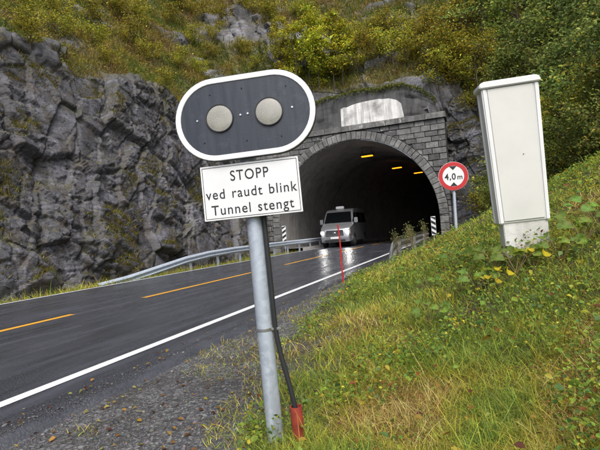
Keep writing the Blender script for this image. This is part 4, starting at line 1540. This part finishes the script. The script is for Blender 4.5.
mb = MB()
stn = [(-1.0, 0.945), (-0.985, 0.975), (-0.93, 0.993), (-0.6, 1.0), (0, 1.004), (0.6, 1.0), (0.93, 0.993), (0.985, 0.975), (1.0, 0.945)]
vs, fs = [], []
n = len(prof)
for xf, sc_ in stn:
    for (yy, zz) in prof:
        y2_ = prof_c[0] + (yy - prof_c[0]) * (sc_ if abs(yy - 2.7) > 2 else 1) + (0.06 * (1 - abs(xf) ** 2) * -1 if yy < 1 else 0)
        z2_ = prof_c[1] + (zz - prof_c[1]) * sc_
        vs.append((vx(xf, zz, yy), y2_, z2_))
for i in range(len(stn) - 1):
    fs += [(i * n + k, i * n + (k + 1) % n, (i + 1) * n + (k + 1) % n, (i + 1) * n + k) for k in range(n)]
fs += [tuple(range(n)), tuple(range((len(stn) - 1) * n, len(stn) * n))]
mb.add(vs, fs)
body = obj('body', mb.mesh('body', smooth=True, angle=32), M['van'], van)


def quad_patch(pts, off, thick, name, mat, parent):
    """flat polygon patch standing off along its normal"""
    a = [Vector(q) for q in pts]
    nn = (a[1] - a[0]).cross(a[2] - a[0]).normalized()
    if nn.dot(Vector((0.3, -1, 0.3))) < 0:
        nn = -nn
    m_ = MB()
    k = len(a)
    m_.add([q + nn * (off - thick) for q in a] + [q + nn * off for q in a], [tuple(range(k)), tuple(range(k, 2 * k))] + [(i, (i + 1) % k, (i + 1) % k + k, i + k) for i in range(k)])
    return obj(name, m_.mesh(name, 0.008), mat, parent)


quad_patch([(-0.86, 0.99, 1.42), (0.86, 0.99, 1.42), (0.76, 1.46, 2.03), (-0.76, 1.46, 2.03)], 0.035, 0.05, 'windscreen', M['glass'], van)
for sx in (1, -1):
    for pl in ([(0.98, 1.42), (2.05, 1.36), (2.05, 1.98), (1.58, 1.98)], [(2.16, 1.36), (3.6, 1.36), (3.6, 2.0), (2.16, 2.0)], [(3.7, 1.36), (5.2, 1.36), (5.15, 2.0), (3.7, 2.0)]):
        m_ = MB()
        vs = [(sx * (vx(1.0, z_, y_) - 0.04), y_, z_) for y_, z_ in pl] + [(sx * (vx(1.0, z_, y_) + 0.008), y_, z_) for y_, z_ in pl]
        m_.add(vs, [(0, 1, 2, 3), (4, 5, 6, 7)] + [(i, (i + 1) % 4, (i + 1) % 4 + 4, i + 4) for i in range(4)])
        obj('side_window', m_.mesh('side_window', 0.01), M['glass'], van)
    # headlight
    hp = [(sx * 0.93, 0.10, 0.72), (sx * 0.64, -0.045, 0.74), (sx * 0.60, -0.03, 0.92), (sx * 0.74, 0.02, 1.0), (sx * 0.92, 0.16, 1.0)]
    hl = quad_patch(hp, 0.03, 0.05, 'headlight', M['chrome'], van)
    m_ = MB()
    m_.prism(circle(0.09, 20, sx * 0.77, 0.86), -0.09, 0.02)
    obj('bulb', m_.mesh('bulb', 0.01), M['headlight'], hl)
    # mirror
    m_ = MB()
    m_.box(sx * 1.02 - 0.02, sx * 1.02 + 0.20 * sx, 1.12, 1.26, 1.36, 1.66) if sx > 0 else m_.box(sx * 1.02 - 0.18, sx * 1.02 + 0.02, 1.12, 1.26, 1.36, 1.66)
    m_.box(min(sx * 0.9, sx * 1.06), max(sx * 0.9, sx * 1.06), 1.17, 1.22, 1.40, 1.45)
    obj('wing_mirror', m_.mesh('wing_mirror', 0.03), M['van'], van)
    for yy in (0.98, 4.25):
        m_ = MB()
        m_.tube([(sx * 0.76, yy, 0.34), (sx * 0.99, yy, 0.34)], 0.345, 28)
        wh = obj('wheel', m_.mesh('wheel', 0.03, smooth=True), M['black'], van)
        m_ = MB()
        m_.tube([(sx * 0.985, yy, 0.34), (sx * 1.004, yy, 0.34)], [0.22, 0.20], 24)
        obj('rim', m_.mesh('rim'), M['steel'], wh)
        m_ = MB()
        m_.ring([(yy + 0.43 * math.cos(a), 0.34 + 0.43 * math.sin(a)) for a in np.linspace(0, 2 * math.pi, 33)[:-1]], [(yy + 0.34 * math.cos(a), 0.34 + 0.34 * math.sin(a)) for a in np.linspace(0, 2 * math.pi, 33)[:-1]], 0, 0.02)
        m_.v = [(sx * (0.99 + q[1]), q[0], max(q[2], 0.2)) for q in m_.v]
        obj('wheel_arch', m_.mesh('wheel_arch'), M['plastic'], van)
grp = [(-0.55, -0.07, 0.66), (0.55, -0.07, 0.66), (0.52, -0.05, 0.98), (-0.52, -0.05, 0.98)]
gr_ = quad_patch(grp, 0.02, 0.06, 'grille', M['plastic'], van)
m_ = MB()
for zz in (0.71, 0.79, 0.87, 0.95):
    m_.box(-0.51, 0.51, -0.105, -0.07, zz - 0.016, zz + 0.016)
obj('grille_slat', m_.mesh('grille_slat', 0.005), M['chrome'], gr_)
m_ = MB()
m_.ring([(a, b) for a, b in circle(0.10, 24, 0, 0.86)], circle(0.082, 24, 0, 0.86), -0.125, -0.10)
for k in range(3):
    a = math.pi / 2 + k * 2 * math.pi / 3
    m_.tube([(0, -0.112, 0.86), (0.085 * math.cos(a), -0.112, 0.86 + 0.085 * math.sin(a))], [0.014, 0.004], 6)
obj('emblem', m_.mesh('emblem'), M['chrome'], gr_)
m_ = MB()
m_.box(-0.62, 0.62, -0.095, 0.1, 0.33, 0.44)
obj('air_intake', m_.mesh('air_intake', 0.02), M['plastic'], van)
m_ = MB()
m_.box(-0.26, 0.26, -0.112, -0.08, 0.49, 0.60)
obj('number_plate', m_.mesh('number_plate', 0.004), M['white'], van)
m_ = MB()
m_.box(-0.26, 0.26, 1.75, 1.98, 2.235, 2.40)
obj('roof_sign', m_.mesh('roof_sign', 0.035, 3, True), M['white'], van)
m_ = MB()
for sx in (-0.5, 0.25):
    m_.tube([(sx, 0.97, 1.43), (sx + 0.45, 1.06, 1.50)], 0.014, 6)
obj('wiper', m_.mesh('wiper'), M['plastic'], van)


# ================================================================== broad-leaved plants round the cabinet, tall dry weeds
def round_leaf_plant(name, label, cat, nleaf, sz, cols, group):
    t = thing(name, label, cat, (0, 0, 0), group=group)
    mb = MB()
    V_, F_, C_ = [], [], []
    for k in range(nleaf):
        a = random.uniform(0, 6.28)
        rr_ = random.uniform(0.03, 0.22)
        hh = random.uniform(0.09, 0.20)
        c = Vector((rr_ * math.cos(a), rr_ * math.sin(a), hh))
        mb.tube([(0, 0, -0.03), (c.x * 0.5, c.y * 0.5, hh * 0.7), c], [0.004, 0.003, 0.002], 5)
        nn = Vector((random.gauss(0, .4) + math.cos(a) * .3, random.gauss(0, .3) + math.sin(a) * .3 - 0.75, 1)).normalized()
        u = nn.orthogonal().normalized()
        u = Matrix.Rotation(random.uniform(0, 6.28), 3, nn) @ u
        w = nn.cross(u)
        s_ = sz * random.uniform(0.6, 1.15)
        b = len(V_)
        cc_ = np.array(random.choice(cols)) * random.uniform(0.8, 1.2)
        m_ = 20
        dark, pale = cc_ * 0.78, cc_ * np.array([1.22, 1.15, 1.3])
        V_.append(c)
        C_.append(pale)
        ph = random.uniform(0, 6.28)
        for ring_ in (0.5, 1.0):
            for j in range(m_):
                th = 2 * math.pi * (j + 0.5) / m_
                rad_ = s_ * (0.5 + 0.035 * math.cos(th * 7 + ph) + 0.02 * math.cos(th * 10) - 0.16 * math.exp(-((th - math.pi) / 0.35) ** 2)) * ring_
                zz_ = nn * s_ * (0.16 * ring_ ** 2 * math.cos(2 * th) + 0.03 * math.cos(7 * th + ph) * ring_ - 0.12 * (1 - ring_))
                V_.append(c + u * rad_ * math.cos(th) + w * rad_ * math.sin(th) + zz_)
                vein = 0.5 + 0.5 * math.cos(th * 5)
                k_ = dark * (1 - vein) + cc_ * vein
                if ring_ == 1.0 and random.random() < 0.18:
                    k_ = k_ * 0.4 + np.array([0.30, 0.17, 0.04]) * 0.6
                C_.append(k_)
        F_ += [(b, b + 1 + j, b + 1 + (j + 1) % m_) for j in range(m_)]
        for j in range(m_):
            j2 = (j + 1) % m_
            F_ += [(b + 1 + j, b + 1 + m_ + j, b + 1 + m_ + j2), (b + 1 + j, b + 1 + m_ + j2, b + 1 + j2)]
    obj('stalk', mb.mesh('stalk'), M['drain'], t)
    obj('foliage', np_mesh('foliage', np.array([tuple(q) for q in V_]), np.array(F_), dict(col=np.array(C_)), True), M['leaf'], t)
    return t


gk = round_leaf_plant('broadleaf_plant', 'low plant with round fresh green leaves in the grass by the cabinet', 'plant', 9, 0.105, [(0.23, 0.36, 0.06), (0.31, 0.44, 0.08), (0.18, 0.29, 0.06)], 'round-leaved plants by the cabinet')
yk = round_leaf_plant('broadleaf_plant', 'low plant with round bright yellow leaves in the grass near the cabinet', 'plant', 4, 0.10, [(0.62, 0.52, 0.03), (0.52, 0.50, 0.04), (0.32, 0.40, 0.05)], 'yellow-leaved plants by the cabinet')


def at_bank(x_, y_):
    return float(bank_z(np.array([x_]), np.array([y_]))[0])


first = {}


def put(proto, key, x_, y_, s_):
    loc = (x_, y_, at_bank(x_, y_) + 0.03)
    if key not in first:
        first[key] = 1
        proto.location = loc
        proto.scale = (s_, s_, s_)
        return
    dup(proto, loc, random.uniform(-0.7, 0.7), s_)


for q in ((0.30, 4.05, 1.0), (0.62, 4.02, 0.9), (0.15, 4.25, 0.9), (0.82, 4.2, 1.1), (1.0, 4.55, 1.1), (1.15, 4.2, 0.9), (1.35, 4.7, 1.1), (0.0, 4.0, 0.8), (-0.35, 3.6, 0.8), (1.5, 5.2, 1.0), (-0.45, 4.6, 0.7), (0.9, 3.3, 0.5), (-0.3, 2.9, 0.4), (1.7, 5.0, 1.0), (-0.2, 5.2, 0.9), (1.25, 4.5, 1.0), (1.6, 4.6, 1.0)):
    put(gk, 'g', *q)
for q in ((0.42, 3.98, 1.0), (0.16, 3.92, 0.9), (0.08, 3.85, 0.8), (-0.15, 3.3, 0.5)):
    put(yk, 'y', *q)


def tall_weed():
    t = thing('tall_weed', 'tall thin olive weed beside the right guard rail with the dark tunnel behind', 'weed', (0, 0, 0), group='weeds by the right guard rail')
    mb = MB()
    ends = []
    for k in range(5):
        a = random.uniform(0, 6.28)
        e = Vector((0.14 * math.cos(a), 0.14 * math.sin(a), random.uniform(0.6, 0.95)))
        mb.tube([(0, 0, -0.05), e * 0.5 + Vector((0, 0, 0.08)), e], [0.007, 0.005, 0.003], 5)
        ends += [e.lerp(Vector((0, 0, 0.3)), q) for q in (0, .1, .2, .35, .5)]
        for m_ in range(5):
            b0 = e * random.uniform(0.5, 1)
            b1 = b0 + Vector((random.gauss(0, .07), random.gauss(0, .07), random.uniform(.03, .12)))
            mb.tube([b0, b1], [0.004, 0.002], 4)
            ends.append(b1)
    obj('stalk', mb.mesh('stalk'), M['drain'], t)
    E_ = np.array([tuple(q) for q in ends])
    k = rng.integers(0, len(E_), 160)
    obj('seed_head', leaves_mesh('seed_head', E_[k] + rng.normal(0, 0.04, (160, 3)), rng.uniform(0.02, 0.05, 160), pal(160, [(0.24, 0.22, 0.08), (0.20, 0.24, 0.07), (0.28, 0.29, 0.10)]), 0.4), M['leaf'], t)
    return t


dw = tall_weed()
for i, q in enumerate(((-2.05, 13.4, 0.9), (-2.0, 14.6, 1.0), (-1.95, 16.0, 1.1), (-2.1, 17.4, 1.0), (-1.9, 20.5, 1.2))):
    if i == 0:
        dw.location = (q[0], q[1], at_bank(q[0], q[1]))
        dw.scale = (q[2],) * 3
    else:
        dup(dw, (q[0], q[1], at_bank(q[0], q[1])), random.uniform(0, 6.28), q[2])
